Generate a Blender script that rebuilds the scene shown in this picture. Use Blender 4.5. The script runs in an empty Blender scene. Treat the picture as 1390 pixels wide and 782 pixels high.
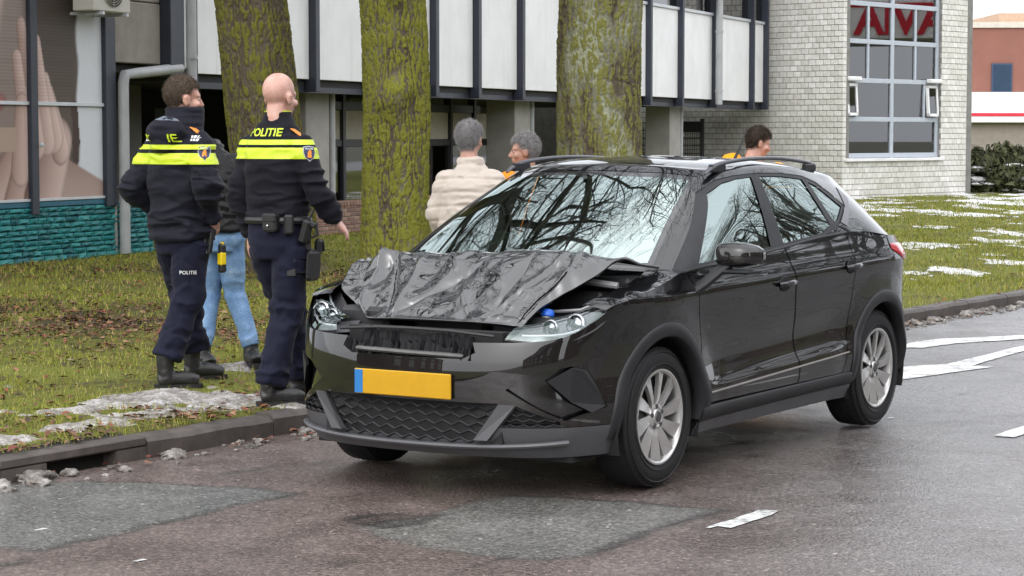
import bpy, bmesh, math, random
import numpy as np
from mathutils import Vector, Matrix
from mathutils.bvhtree import BVHTree

SC = bpy.context.scene
COL = SC.collection
PI = math.pi

# ------------------------------------------------------------------ camera
cam_d = bpy.data.cameras.new('camera'); cam = bpy.data.objects.new('camera', cam_d); COL.objects.link(cam)
cam.location = (0, 0, 1.625); cam.rotation_euler = (PI/2 - 0.0690734, 0, 0)
cam_d.sensor_width = 36; cam_d.lens = 3000/1390*36; cam_d.clip_start = 0.1; cam_d.clip_end = 2000
SC.camera = cam
# ------------------------------------------------------------------ sky and light (bright winter overcast)
W = bpy.data.worlds.new('World'); SC.world = W; W.use_nodes = True
nt = W.node_tree; bg = nt.nodes['Background']
sky = nt.nodes.new('ShaderNodeTexSky'); sky.sky_type = 'NISHITA'; sky.sun_disc = False
SUN_EL, SUN_AZ = math.radians(42), math.radians(200)      # azimuth clockwise from +Y
sky.sun_elevation = SUN_EL; sky.sun_rotation = SUN_AZ
sky.air_density = 1.0; sky.dust_density = 6.0; sky.ozone_density = 1.0
hsv = nt.nodes.new('ShaderNodeHueSaturation'); hsv.inputs['Saturation'].default_value = 0.16
# thin even cloud deck: the clear-sky colour is evened out towards a pale grey-white
mixc = nt.nodes.new('ShaderNodeMix'); mixc.data_type = 'RGBA'; mixc.inputs[0].default_value = 0.6
mixc.inputs[7].default_value = (10.6, 11.1, 11.9, 1)
nt.links.new(sky.outputs[0], hsv.inputs['Color']); nt.links.new(hsv.outputs[0], mixc.inputs[6])
nt.links.new(mixc.outputs[2], bg.inputs['Color'])
bg.inputs['Strength'].default_value = 0.10
sun_d = bpy.data.lights.new('sun', 'SUN'); sun = bpy.data.objects.new('sun', sun_d); COL.objects.link(sun)
sun_d.energy = 1.2; sun_d.angle = math.radians(165); sun_d.color = (1, .97, .93)
sdir = Vector((math.sin(SUN_AZ)*math.cos(SUN_EL), math.cos(SUN_AZ)*math.cos(SUN_EL), math.sin(SUN_EL)))
sun.rotation_euler = sdir.to_track_quat('Z', 'Y').to_euler(); sun.location = (0, -20, 30)
SC.view_settings.view_transform = 'Standard'; SC.view_settings.look = 'None'
SC.view_settings.exposure = 1.08; SC.view_settings.gamma = 1.0
SC.view_settings.use_curve_mapping = False
SC.cycles.max_bounces = 8; SC.cycles.transparent_max_bounces = 12; SC.cycles.caustics_reflective = False
SC.cycles.use_denoising = True

# ------------------------------------------------------------------ helpers
rng = np.random.default_rng(7)

def _h(ix, iy, iz, seed):
    n = (ix.astype(np.int64)*73856093) ^ (iy.astype(np.int64)*19349663) ^ (iz.astype(np.int64)*83492791) ^ (seed*2654435761)
    n = (n & 0xffffffff).astype(np.uint64)
    n = ((n ^ (n >> np.uint64(15)))*np.uint64(2246822519)) & np.uint64(0xffffffff)
    n = ((n ^ (n >> np.uint64(13)))*np.uint64(3266489917)) & np.uint64(0xffffffff)
    return ((n ^ (n >> np.uint64(16))).astype(np.float64))/4294967295.0

def vnoise(x, y, z=0.0, seed=1):
    x = np.asarray(x, float); y = np.asarray(y, float)+0*x; z = np.asarray(z, float)+0*x
    ix, iy, iz = np.floor(x), np.floor(y), np.floor(z)
    fx, fy, fz = x-ix, y-iy, z-iz
    fx = fx*fx*(3-2*fx); fy = fy*fy*(3-2*fy); fz = fz*fz*(3-2*fz)
    r = 0
    for a in (0, 1):
        for b in (0, 1):
            for c in (0, 1):
                w = (fx if a else 1-fx)*(fy if b else 1-fy)*(fz if c else 1-fz)
                r = r + w*_h(ix+a, iy+b, iz+c, seed)
    return r*2-1

def fbm(x, y, z=0.0, seed=1, oct=4, gain=.5):
    r = 0; a = 1; f = 1; s = 0
    for o in range(oct):
        r = r + a*vnoise(np.asarray(x)*f, np.asarray(y)*f, np.asarray(z)*f, seed+o*17); s += a; a *= gain; f *= 2.03
    return r/s

def sstep(a, b, x):
    t = np.clip((np.asarray(x, float)-a)/(b-a), 0, 1); return t*t*(3-2*t)

def tag(o, label=None, cat=None, group=None, kind=None):
    if label: o['label'] = label
    if cat: o['category'] = cat
    if group: o['group'] = group
    if kind: o['kind'] = kind
    return o

def empty(name, loc=(0, 0, 0), rz=0, parent=None):
    o = bpy.data.objects.new(name, None); COL.objects.link(o); o.location = loc; o.rotation_euler = (0, 0, rz)
    o.empty_display_size = .1
    if parent: o.parent = parent
    return o

def link(name, me, mat=None, parent=None, smooth=None):
    if mat is not None and len(me.materials) == 0:
        for m in (mat if isinstance(mat, (list, tuple)) else [mat]): me.materials.append(m)
    if smooth is not None: me.polygons.foreach_set('use_smooth', [smooth]*len(me.polygons))
    o = bpy.data.objects.new(name, me); COL.objects.link(o)
    if parent: o.parent = parent
    return o

def mk(name, v, f, mat=None, parent=None, smooth=False):
    me = bpy.data.meshes.new(name)
    me.from_pydata([tuple(map(float, p)) for p in v], [], [tuple(map(int, q)) for q in f]); me.update()
    return link(name, me, mat, parent, smooth)

def mk_np(name, V, F, mat=None, parent=None, smooth=False):
    """fast mesh from numpy arrays; F is (n,3) or (n,4)"""
    V = np.asarray(V, np.float32); F = np.asarray(F, np.int32); k = F.shape[1]
    me = bpy.data.meshes.new(name); me.vertices.add(len(V)); me.vertices.foreach_set('co', V.ravel())
    me.loops.add(F.size); me.loops.foreach_set('vertex_index', F.ravel())
    me.polygons.add(len(F)); me.polygons.foreach_set('loop_start', np.arange(0, F.size, k, dtype=np.int32))
    me.update(calc_edges=True); me.validate()
    return link(name, me, mat, parent, smooth)

def attr_col(o, cols, name='Col'):
    a = o.data.color_attributes.new(name, 'FLOAT_COLOR', 'POINT')
    c = np.ones((len(o.data.vertices), 4), np.float32); c[:, :cols.shape[1]] = cols
    a.data.foreach_set('color', c.ravel())

def attr_f(o, vals, name):
    a = o.data.attributes.new(name, 'FLOAT', 'POINT'); a.data.foreach_set('value', np.asarray(vals, np.float32))

def grid_faces(nu, nv, wrap_u=False, wrap_v=False):
    iu = np.arange(nu if wrap_u else nu-1); iv = np.arange(nv if wrap_v else nv-1)
    a, b = np.meshgrid(iu, iv, indexing='ij'); a2 = (a+1) % nu; b2 = (b+1) % nv
    return np.stack([a*nv+b, a2*nv+b, a2*nv+b2, a*nv+b2], -1).reshape(-1, 4)

class MB:
    """collects simple solids into one mesh"""
    def __init__(s): s.v = []; s.f = []
    def add(s, v, f):
        o = len(s.v); s.v += [tuple(p) for p in v]; s.f += [tuple(i+o for i in q) for q in f]; return s
    def box(s, x0, x1, y0, y1, z0, z1, M=None, bev=0):
        if bev > 0:
            b = bev; xs = (x0, x1); ys = (y0, y1); zs = (z0, z1); v = []; idx = {}
            sg = (-1, 1)
            for i in (0, 1):
                for j in (0, 1):
                    for k in (0, 1):
                        for ax in range(3):
                            p = [xs[i]-sg[i]*b, ys[j]-sg[j]*b, zs[k]-sg[k]*b]
                            p[ax] = (xs[i], ys[j], zs[k])[ax]
                            idx[(i, j, k, ax)] = len(v); v.append(p)
            f = []
            def q(*ks): f.append([idx[t] for t in ks])
            for i in (0, 1): q(*[(i, j, k, 0) for j, k in ((0, 0), (1, 0), (1, 1), (0, 1))])
            for j in (0, 1): q(*[(i, j, k, 1) for i, k in ((0, 0), (0, 1), (1, 1), (1, 0))])
            for k in (0, 1): q(*[(i, j, k, 2) for i, j in ((0, 0), (1, 0), (1, 1), (0, 1))])
            for i in (0, 1):
                for j in (0, 1): q((i, j, 0, 0), (i, j, 1, 0), (i, j, 1, 1), (i, j, 0, 1))
            for i in (0, 1):
                for k in (0, 1): q((i, 0, k, 0), (i, 1, k, 0), (i, 1, k, 2), (i, 0, k, 2))
            for j in (0, 1):
                for k in (0, 1): q((0, j, k, 1), (1, j, k, 1), (1, j, k, 2), (0, j, k, 2))
            for i in (0, 1):
                for j in (0, 1):
                    for k in (0, 1): q((i, j, k, 0), (i, j, k, 1), (i, j, k, 2))
        else:
            v = [(x, y, z) for x in (x0, x1) for y in (y0, y1) for z in (z0, z1)]
            f = [(0, 1, 3, 2), (4, 6, 7, 5), (0, 4, 5, 1), (2, 3, 7, 6), (0, 2, 6, 4), (1, 5, 7, 3)]
        if M is not None: v = [tuple(M @ Vector(p)) for p in v]
        return s.add(v, f)
    def tube(s, pts, r, n=8, cap=True, flat=None):
        """tube along points; r scalar or list"""
        pts = [Vector(p) for p in pts]; m = len(pts); rr = r if isinstance(r, (list, tuple, np.ndarray)) else [r]*m
        t0 = (pts[1]-pts[0]).normalized(); up = Vector((0, 0, 1)) if abs(t0.z) < .9 else Vector((1, 0, 0))
        a = t0.cross(up).normalized(); v = []
        for i, p in enumerate(pts):
            t = ((pts[min(i+1, m-1)]-pts[i]).normalized() + (pts[i]-pts[max(i-1, 0)]).normalized())
            t = t.normalized() if t.length > 1e-6 else t0
            a = (a - t*a.dot(t)).normalized(); b = t.cross(a)
            for k in range(n):
                an = 2*PI*k/n; v.append(p + (a*math.cos(an) + b*math.sin(an)*(flat or 1))*rr[i])
        f = [(i*n+k, i*n+(k+1) % n, (i+1)*n+(k+1) % n, (i+1)*n+k) for i in range(m-1) for k in range(n)]
        if cap: f += [tuple(range(n))[::-1], tuple((m-1)*n+k for k in range(n))]
        return s.add(v, f)
    def lathe(s, prof, n=32, M=None, close=False):
        """profile list of (r, h) about local z"""
        v = [(r*math.cos(2*PI*k/n), r*math.sin(2*PI*k/n), h) for r, h in prof for k in range(n)]
        m = len(prof)
        f = [(i*n+k, i*n+(k+1) % n, (i+1)*n+(k+1) % n, (i+1)*n+k) for i in range(m-1) for k in range(n)]
        if M is not None: v = [tuple(M @ Vector(p)) for p in v]
        return s.add(v, f)
    def prism(s, poly, h0, h1, M=None):
        """polygon (x,y) extruded between h0 and h1 along local z"""
        n = len(poly); v = [(x, y, h0) for x, y in poly]+[(x, y, h1) for x, y in poly]
        f = [tuple(range(n))[::-1], tuple(range(n, 2*n))]+[(i, (i+1) % n, n+(i+1) % n, n+i) for i in range(n)]
        if M is not None: v = [tuple(M @ Vector(p)) for p in v]
        return s.add(v, f)
    def build(s, name, mat=None, parent=None, smooth=False, fixn=True):
        o = mk(name, s.v, s.f, mat, parent, smooth)
        if fixn:
            bm = bmesh.new(); bm.from_mesh(o.data); bmesh.ops.recalc_face_normals(bm, faces=bm.faces); bm.to_mesh(o.data); bm.free()
        if smooth: sharp(o)
        return o

def sharp(o, deg=35):
    o.data.set_sharp_from_angle(angle=math.radians(deg))

def frame(o, x, y, z):
    """matrix from origin and three axes"""
    return Matrix(((x[0], y[0], z[0], o[0]), (x[1], y[1], z[1], o[1]), (x[2], y[2], z[2], o[2]), (0, 0, 0, 1)))

# ------------------------------------------------------------------ materials
MATS = {}
def newmat(name):
    m = bpy.data.materials.new(name); m.use_nodes = True; MATS[name] = m
    return m, m.node_tree, m.node_tree.nodes['Principled BSDF']

def N(nt, t, **kw):
    n = nt.nodes.new(t)
    for k, v in kw.items():
        if k.startswith('i_'): n.inputs[k[2:].replace('_', ' ')].default_value = v
        else: setattr(n, k, v)
    return n

def ramp(nt, src, stops):
    r = nt.nodes.new('ShaderNodeValToRGB'); cr = r.color_ramp
    while len(cr.elements) > 1: cr.elements.remove(cr.elements[-1])
    for i, (p, c) in enumerate(stops):
        e = cr.elements[0] if i == 0 else cr.elements.new(p)
        e.position = p; e.color = (*c, 1) if len(c) == 3 else c
    nt.links.new(src, r.inputs[0]); return r.outputs[0]

def mixrgb(nt, fac, a, b, mode='MIX'):
    m = nt.nodes.new('ShaderNodeMix'); m.data_type = 'RGBA'; m.blend_type = mode
    for i, s in ((0, fac), (6, a), (7, b)):
        if isinstance(s, (int, float)): m.inputs[i].default_value = s
        elif isinstance(s, (tuple, list)): m.inputs[i].default_value = (*s, 1) if len(s) == 3 else s
        else: nt.links.new(s, m.inputs[i])
    return m.outputs[2]

def obj_coord(nt, scale=(1, 1, 1), kind='Object'):
    tc = nt.nodes.new('ShaderNodeTexCoord'); mp = nt.nodes.new('ShaderNodeMapping')
    mp.inputs['Scale'].default_value = scale; nt.links.new(tc.outputs[kind], mp.inputs[0]); return mp.outputs[0]

def noise(nt, vec, scale, detail=3, rough=.5, dist=0, out=0):
    n = nt.nodes.new('ShaderNodeTexNoise'); n.inputs['Scale'].default_value = scale; n.inputs['Detail'].default_value = detail
    n.inputs['Roughness'].default_value = rough; n.inputs['Distortion'].default_value = dist
    if vec is not None: nt.links.new(vec, n.inputs['Vector'])
    return n.outputs[out]

def bump(nt, bs, h, strength=.3, dist=.01):
    b = nt.nodes.new('ShaderNodeBump'); b.inputs['Strength'].default_value = strength; b.inputs['Distance'].default_value = dist
    nt.links.new(h, b.inputs['Height']); nt.links.new(b.outputs[0], bs.inputs['Normal']); return b

def plain(name, col, rough=.5, metal=0, var=.12, vscale=6, bmp=0, bscale=60, spec=.5, coat=0, kind='Object'):
    if name in MATS: return MATS[name]
    m, nt, bs = newmat(name)
    v = obj_coord(nt, kind=kind)
    if var:
        n = noise(nt, v, vscale, 5, .6)
        c = ramp(nt, n, [(.3, tuple(x*(1-var) for x in col)), (.7, tuple(min(1, x*(1+var)) for x in col))])
        nt.links.new(c, bs.inputs['Base Color'])
        rr = nt.nodes.new('ShaderNodeMapRange'); rr.inputs[3].default_value = max(0, rough-.08); rr.inputs[4].default_value = min(1, rough+.08)
        nt.links.new(noise(nt, v, vscale*2.3, 4), rr.inputs[0]); nt.links.new(rr.outputs[0], bs.inputs['Roughness'])
    else:
        bs.inputs['Base Color'].default_value = (*col, 1); bs.inputs['Roughness'].default_value = rough
    bs.inputs['Metallic'].default_value = metal; bs.inputs['Specular IOR Level'].default_value = spec
    if coat: bs.inputs['Coat Weight'].default_value = coat; bs.inputs['Coat Roughness'].default_value = .03
    if bmp: bump(nt, bs, noise(nt, v, bscale, 4), bmp, .004)
    return m

def vcol(name, rough=.7, attr='Col', bmp=0, bscale=80, spec=.4, var=.15, vscale=20):
    """material whose flat print / natural colour comes from a colour attribute"""
    m, nt, bs = newmat(name)
    a = nt.nodes.new('ShaderNodeAttribute'); a.attribute_name = attr
    v = obj_coord(nt); n = noise(nt, v, vscale, 4)
    c = mixrgb(nt, 1.0, a.outputs['Color'], ramp(nt, n, [(.3, (1-var,)*3), (.7, (1+var,)*3)]), 'MULTIPLY')
    nt.links.new(c, bs.inputs['Base Color']); bs.inputs['Roughness'].default_value = rough; bs.inputs['Specular IOR Level'].default_value = spec
    if bmp: bump(nt, bs, noise(nt, v, bscale, 4), bmp, .004)
    return m
# ================================================================== ground, road, kerb, verge
K0 = np.array([-2.40, 10.28]); TA = math.radians(56.6)
TD = np.array([math.cos(TA), math.sin(TA)]); ND = np.array([-math.sin(TA), math.cos(TA)])
def rd(s, d):
    """road coordinates (s along the kerb, d into the verge) -> world xy"""
    s = np.asarray(s, float); d = np.asarray(d, float)
    return K0[0]+TD[0]*s+ND[0]*d, K0[1]+TD[1]*s+ND[1]*d
def to_sd(x, y):
    dx = np.asarray(x, float)-K0[0]; dy = np.asarray(y, float)-K0[1]
    return dx*TD[0]+dy*TD[1], dx*ND[0]+dy*ND[1]
def verge_z(x, y):
    s, d = to_sd(x, y)
    base = np.clip(.095-.0024*(np.asarray(y)-20), .02, .11)
    return base + .022*fbm(np.asarray(x)*.9, np.asarray(y)*.9, 0, 5, 3)*sstep(.1, 1.0, d) + .008*fbm(np.asarray(x)*5, np.asarray(y)*5, 0, 9, 2)

def mat_road():
    m, nt, bs = newmat('wet_asphalt'); v = obj_coord(nt)
    big = noise(nt, v, .35, 4, .6); mid = noise(nt, v, 1.7, 5, .62, .6); fine = noise(nt, v, 45, 4, .7)
    # worn red surfacing in the near lane fading to grey asphalt further right
    sep = N(nt, 'ShaderNodeSeparateXYZ'); nt.links.new(v, sep.inputs[0])
    mr = N(nt, 'ShaderNodeMapRange'); nt.links.new(sep.outputs[0], mr.inputs[0]); mr.inputs[1].default_value = -.2; mr.inputs[2].default_value = 2.6
    ad = N(nt, 'ShaderNodeMath', operation='ADD'); nt.links.new(mr.outputs[0], ad.inputs[0])
    sb = N(nt, 'ShaderNodeMath', operation='MULTIPLY_ADD'); nt.links.new(mid, sb.inputs[0]); sb.inputs[1].default_value = .9; sb.inputs[2].default_value = -.45
    nt.links.new(sb.outputs[0], ad.inputs[1])
    base = ramp(nt, ad.outputs[0], [(.1, (.150, .118, .108)), (.55, (.142, .123, .117)), (.95, (.140, .135, .136))])
    base = mixrgb(nt, 1, base, ramp(nt, mid, [(.3, (.72,)*3), (.62, (1.08,)*3)]), 'MULTIPLY')
    ar = nt.nodes.new('ShaderNodeAttribute'); ar.attribute_name = 'repair'; ac = nt.nodes.new('ShaderNodeAttribute'); ac.attribute_name = 'crack'
    base = mixrgb(nt, ar.outputs['Fac'], base, ramp(nt, mid, [(.3, (.125, .127, .122)), (.7, (.165, .165, .157))]))
    base = mixrgb(nt, ac.outputs['Fac'], base, (.035, .033, .032))
    vor = N(nt, 'ShaderNodeTexVoronoi'); vor.inputs['Scale'].default_value = 78; nt.links.new(v, vor.inputs['Vector'])
    stone = ramp(nt, vor.outputs['Color'], [(.0, (.42, .41, .41)), (.35, (.70, .69, .68)), (.7, (1.05, 1.03, 1.02)), (.92, (1.5, 1.47, 1.45)), (.985, (3.2, 3.1, 3.0))])
    base = mixrgb(nt, 1, base, stone, 'MULTIPLY'); nt.links.new(base, bs.inputs['Base Color'])
    rg = ramp(nt, mixrgb(nt, .5, mid, big), [(.38, (.16,)*3), (.50, (.30,)*3), (.62, (.52,)*3)])
    nt.links.new(rg, bs.inputs['Roughness']); bs.inputs['Specular IOR Level'].default_value = .55
    dd = N(nt, 'ShaderNodeMath', operation='MULTIPLY_ADD'); nt.links.new(vor.outputs['Distance'], dd.inputs[0]); dd.inputs[1].default_value = -.8; nt.links.new(fine, dd.inputs[2])
    bump(nt, bs, dd.outputs[0], .85, .006)
    return m
M_road = mat_road()
def ground_plane():
    o = mk('ground', [(-500, -300, -.06), (500, -300, -.06), (500, 700, -.06), (-500, 700, -.06)], [(0, 1, 2, 3)], plain('far_ground', (.10, .10, .07), .9, var=.3, vscale=.3))
    tag(o, kind='structure')
ground_plane()
sv = np.concatenate([np.linspace(-80, -14, 12), np.linspace(-12, -5, 20), np.arange(-4.5, 9, .034), np.linspace(9.2, 30, 60), np.linspace(33, 300, 24)]); dv = np.concatenate([np.linspace(-9, -7.2, 4), np.arange(-7, .03, .034)])
S, Dd = np.meshgrid(sv, dv, indexing='ij'); gx, gy = rd(S, Dd)
def road_z(x, y):
    s, d = to_sd(x, y); return .012*fbm(np.asarray(x)*.5, np.asarray(y)*.5, 0, 3, 3)*sstep(-.02, -.5, d) - .012*sstep(-.5, 0, d)
def poly_sdf(P, X, Y):
    """signed distance to a polygon, negative inside"""
    P = np.array(P, float); D = np.full(X.shape, 1e9); ins = np.zeros(X.shape, bool)
    for i in range(len(P)):
        a, b_ = P[i], P[(i+1) % len(P)]; e = b_-a; t = np.clip(((X-a[0])*e[0]+(Y-a[1])*e[1])/(e@e), 0, 1); D = np.minimum(D, np.hypot(X-a[0]-e[0]*t, Y-a[1]-e[1]*t))
        with np.errstate(divide='ignore', invalid='ignore'): ins ^= ((a[1] > Y) != (b_[1] > Y)) & (X < (b_[0]-a[0])*(Y-a[1])/(b_[1]-a[1]+1e-12)+a[0])
    return np.where(ins, -D, D)
wx = gx+.05*fbm(gx*5, gy*5, 0, 91, 4); wy = gy+.05*fbm(gx*5+7, gy*5, 0, 95, 4)
PATCH_L = [(-3.2, 10.0), (-2.4, 10.33), (-1.99, 10.33), (-1.54, 10.28), (-.97, 10.0), (-1.27, 9.56), (-1.59, 9.02), (-1.84, 8.61), (-2.03, 8.66), (-2.9, 9.1)]
PATCH_C = [(-.67, 9.1), (-.3, 9.48), (-.12, 9.79), (.02, 9.91), (.51, 9.75), (.93, 9.56), (.73, 9.28), (.46, 8.77), (.3, 8.46), (.07, 8.38), (-.16, 8.5), (-.52, 8.85)]
PATCH_S = [(-.70, 9.26), (-.62, 9.43), (-.43, 9.47), (-.3, 9.4), (-.4, 9.2), (-.56, 9.08)]
sl, sc, ss = poly_sdf(PATCH_L, wx, wy), poly_sdf(PATCH_C, wx, wy), poly_sdf(PATCH_S, wx, wy)
pg = np.maximum(sstep(.02, -.02, sl), .9*sstep(.025, -.025, sc)); seam = np.exp(-(np.abs(sl)/.026)**2)*.85+np.exp(-(np.abs(sc)/.030)**2)*(.55+.6*sstep(.2, .5, gx))+np.exp(-(np.abs(ss)/.024)**2)*.9
pdk = .5*sstep(.03, -.03, ss)
for i, (x, y, rx, ry) in enumerate([(1.22, 11.6, .16, .05), (1.42, 12.25, .2, .09), (1.75, 13.05, .22, .1), (-1.33, 10.62, .26, .06), (-.93, 10.95, .16, .05), (1.25, 11.15, .12, .05), (2.05, 13.25, .12, .05), (-.63, 8.35, .1, .04), (1.1, 12.6, .3, .06), (-1.9, 8.35, .25, .04), (2.5, 13.0, .5, .02), (1.9, 11.2, .6, .015), (.2, 10.6, .5, .012), (2.9, 13.9, .7, .02), (1.5, 9.9, .45, .012), (-.2, 8.2, .6, .012), (1.0, 13.2, .35, .07)]):
    c, s_ = math.cos(TA), math.sin(TA); u = (wx-x)*c+(wy-y)*s_; w = -(wx-x)*s_+(wy-y)*c; pdk = np.maximum(pdk, np.clip(1.15-np.hypot(u/rx, w/ry), 0, 1)*(.7+.5*fbm(gx*9, gy*9, 0, 17, 3)))
pdk = np.clip(pdk+seam*(.75+.6*fbm(gx*3, gy*3, 0, 28, 3)), 0, 1)
gz = road_z(gx, gy)+.004*pg-.007*pdk
road = mk_np('road', np.stack([gx, gy, gz], -1).reshape(-1, 3), grid_faces(len(sv), len(dv))[:, ::-1], M_road, None, True); tag(road, kind='structure')
attr_f(road, pg.ravel(), 'repair'); attr_f(road, pdk.ravel(), 'crack')
def sheet(name, poly, mat, lift=.005, sub=.05, jag=.02, kind=None, seed=1):
    """irregular sheet that follows the road surface"""
    P = np.array(poly, float); pts = []
    for i in range(len(P)):
        a, b = P[i], P[(i+1) % len(P)]; n = max(2, int(np.linalg.norm(b-a)/sub))
        for k in range(n): pts.append(a+(b-a)*k/n)
    P = np.array(pts)
    P = P + jag*np.stack([fbm(P[:, 0]*6, P[:, 1]*6, 0, seed, 3), fbm(P[:, 0]*6+31, P[:, 1]*6, 0, seed+5, 3)], 1)
    bm = bmesh.new(); vs = [bm.verts.new((x, y, 0)) for x, y in P]; bm.faces.new(vs)
    bmesh.ops.triangulate(bm, faces=bm.faces)
    for it in range(2):
        bmesh.ops.subdivide_edges(bm, edges=[e for e in bm.edges if e.calc_length() > .25], cuts=2, use_grid_fill=False)
        bmesh.ops.triangulate(bm, faces=bm.faces)
    for w in bm.verts: w.co.z = float(road_z(w.co.x, w.co.y))+lift
    bmesh.ops.recalc_face_normals(bm, faces=bm.faces)
    for f in bm.faces:
        if f.normal.z < 0: f.normal_flip()
    me = bpy.data.meshes.new(name); bm.to_mesh(me); bm.free()
    o = link(name, me, mat, None, True)
    if kind: o['kind'] = kind
    return o
def mat_paint():
    m, nt, bs = newmat('road_paint'); v = obj_coord(nt)
    n = mixrgb(nt, .5, noise(nt, v, 30, 5, .7), noise(nt, v, 5, 4, .6)); c = ramp(nt, n, [(.40, (.16, .155, .15)), (.48, (.48, .48, .47)), (.58, (.70, .70, .69))])
    nt.links.new(c, bs.inputs['Base Color']); bs.inputs['Roughness'].default_value = .42
    bump(nt, bs, noise(nt, v, 120, 3), .4, .003); return m
M_paint = mat_paint()
def marking(poly, jag=.012, seed=1): return sheet('road_marking', poly, M_paint, .005, .04, jag, 'structure', seed)
marking([(.84, 9.14), (1.09, 9.535), (1.175, 9.50), (.915, 9.075)], .018, 1)
for k, (px, py) in enumerate([(.80, 9.08), (2.14, 12.62), (-1.98, 9.02), (-1.45, 8.36)]):
    marking([(px, py), (px+.035, py+.05), (px+.06, py+.04), (px+.02, py-.005)], .02, 20+k)
marking([(2.60, 11.87), (2.98, 12.45), (3.10, 12.38), (2.70, 11.80)], .012, 2)
marking([(2.45, 14.45), (2.62, 15.30), (2.80, 15.50), (3.08, 15.66), (3.40, 15.50)], .012, 3)      # arrow head
marking([(3.06, 15.60), (3.95, 17.05), (4.5, 17.95), (4.58, 17.85), (3.99, 16.85), (3.25, 15.56)], .012, 4)   # arrow shaft
marking([(2.95, 16.85), (3.12, 17.25), (3.42, 17.62), (4.15, 17.95), (4.3, 17.7), (3.75, 17.42), (3.45, 17.2), (3.15, 16.85)], .02, 5)

# ---- kerb of separate concrete kerb stones, one gully
kerb = empty('kerb', (*rd(0, 0), 0)); tag(kerb, kind='structure')
M_kerb = plain('kerb_concrete', (.075, .062, .056), .62, var=.35, vscale=7, bmp=.5, bscale=45)
KL = 1.0
proto = None
def kerb_mesh(L):
    b = MB(); pr = [(0, -.12), (.0, .075), (.022, .10), (.13, .105), (.13, -.12)]
    n = 6; V = []; F = []
    for i in range(n+1):
        sx = .004+(L-.008)*i/n
        for d, z in pr: V.append((sx, d+.004*math.sin(i*2.1), z+.003*math.cos(i*1.7)))
    k = len(pr)
    for i in range(n):
        for j in range(k): F.append((i*k+j, i*k+(j+1) % k, (i+1)*k+(j+1) % k, (i+1)*k+j))
    F += [tuple(range(k)), tuple(n*k+j for j in range(k))[::-1]]
    return b.add(V, F)
km = None
for i in range(-6, 27):
    if i == 0: continue
    if km is None:
        o = kerb_mesh(KL).build('kerb_stone', M_kerb, kerb, True); km = o.data
    else:
        o = bpy.data.objects.new('kerb_stone', km); COL.objects.link(o); o.parent = kerb
    o.location = (TD[0]*i*KL, TD[1]*i*KL, random.Random(i).uniform(-.006, .006)); o.rotation_euler = (0, 0, TA+random.Random(i+50).uniform(-.004, .004))
# gully: an inlet stone with a low dark mouth and a cast iron lid
gul = empty('gully', (*rd(0.0, 0), 0), TA); tag(gul, 'dark iron gully inlet with studded lid set into the kerb', 'gully')
M_iron = plain('gully_iron', (.045, .04, .038), .5, .6, var=.3, vscale=20, bmp=.4)
b = MB(); b.box(.0, 1.0, .0, .13, .055, .104, bev=.008); b.box(0, .30, .0, .13, -.1, .053); b.box(.78, 1.0, 0, .13, -.1, .053); b.build('surround', M_kerb, gul)
b = MB(); b.box(.12, .88, .09, .13, -.1, .055); b.build('mouth', plain('gully_dark', (.012, .011, .01), .8), gul)
b = MB(); b.box(.02, .98, .135, .36, .05, .107, bev=.006)
for i in range(22):
    for j in range(5): b.box(.05+i*.041, .075+i*.041, .16+j*.038, .18+j*.038, .107, .113)
b.build('lid', M_iron, gul)

# ---- verge / lawn
def mat_verge():
    m, nt, bs = newmat('mossy_turf'); v = obj_coord(nt)
    n1 = noise(nt, v, .8, 5, .6); n2 = noise(nt, v, 7, 5, .65, .5); n3 = noise(nt, v, 60, 4, .7)
    soil = ramp(nt, n3, [(.3, (.030, .022, .013)), (.7, (.075, .058, .034))])
    gr = ramp(nt, n3, [(.25, (.080, .088, .015)), (.55, (.150, .162, .028)), (.8, (.20, .205, .052))])
    k = mixrgb(nt, .45, n1, n2); f = ramp(nt, k, [(.40, (1, 1, 1)), (.52, (.0, .0, .0))])
    a = nt.nodes.new('ShaderNodeAttribute'); a.attribute_name = 'bare'
    mx = N(nt, 'ShaderNodeMath', operation='MAXIMUM'); nt.links.new(a.outputs['Fac'], mx.inputs[0]); 
    ml = N(nt, 'ShaderNodeMath', operation='MULTIPLY'); nt.links.new(f, ml.inputs[0]); ml.inputs[1].default_value = .75; nt.links.new(ml.outputs[0], mx.inputs[1])
    c = mixrgb(nt, mx.outputs[0], gr, soil); nt.links.new(c, bs.inputs['Base Color']); bs.inputs['Roughness'].default_value = .9; bs.inputs['Specular IOR Level'].default_value = .2
    bump(nt, bs, mixrgb(nt, .5, n2, n3), .8, .03); return m
sv = np.concatenate([np.linspace(-60, -7, 10), np.linspace(-6.5, 22, 260), np.linspace(22.5, 60, 100), np.linspace(65, 300, 20)])
dv = np.concatenate([np.linspace(.125, 9, 150), np.linspace(9.2, 45, 70), np.linspace(50, 250, 12)])
S, Dd = np.meshgrid(sv, dv, indexing='ij'); gx, gy = rd(S, Dd); gz = verge_z(gx, gy); gz[:, 0] -= .02
verge = mk_np('verge', np.stack([gx, gy, gz], -1).reshape(-1, 3), grid_faces(len(sv), len(dv)), mat_verge(), None, True); tag(verge, kind='structure')
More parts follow.
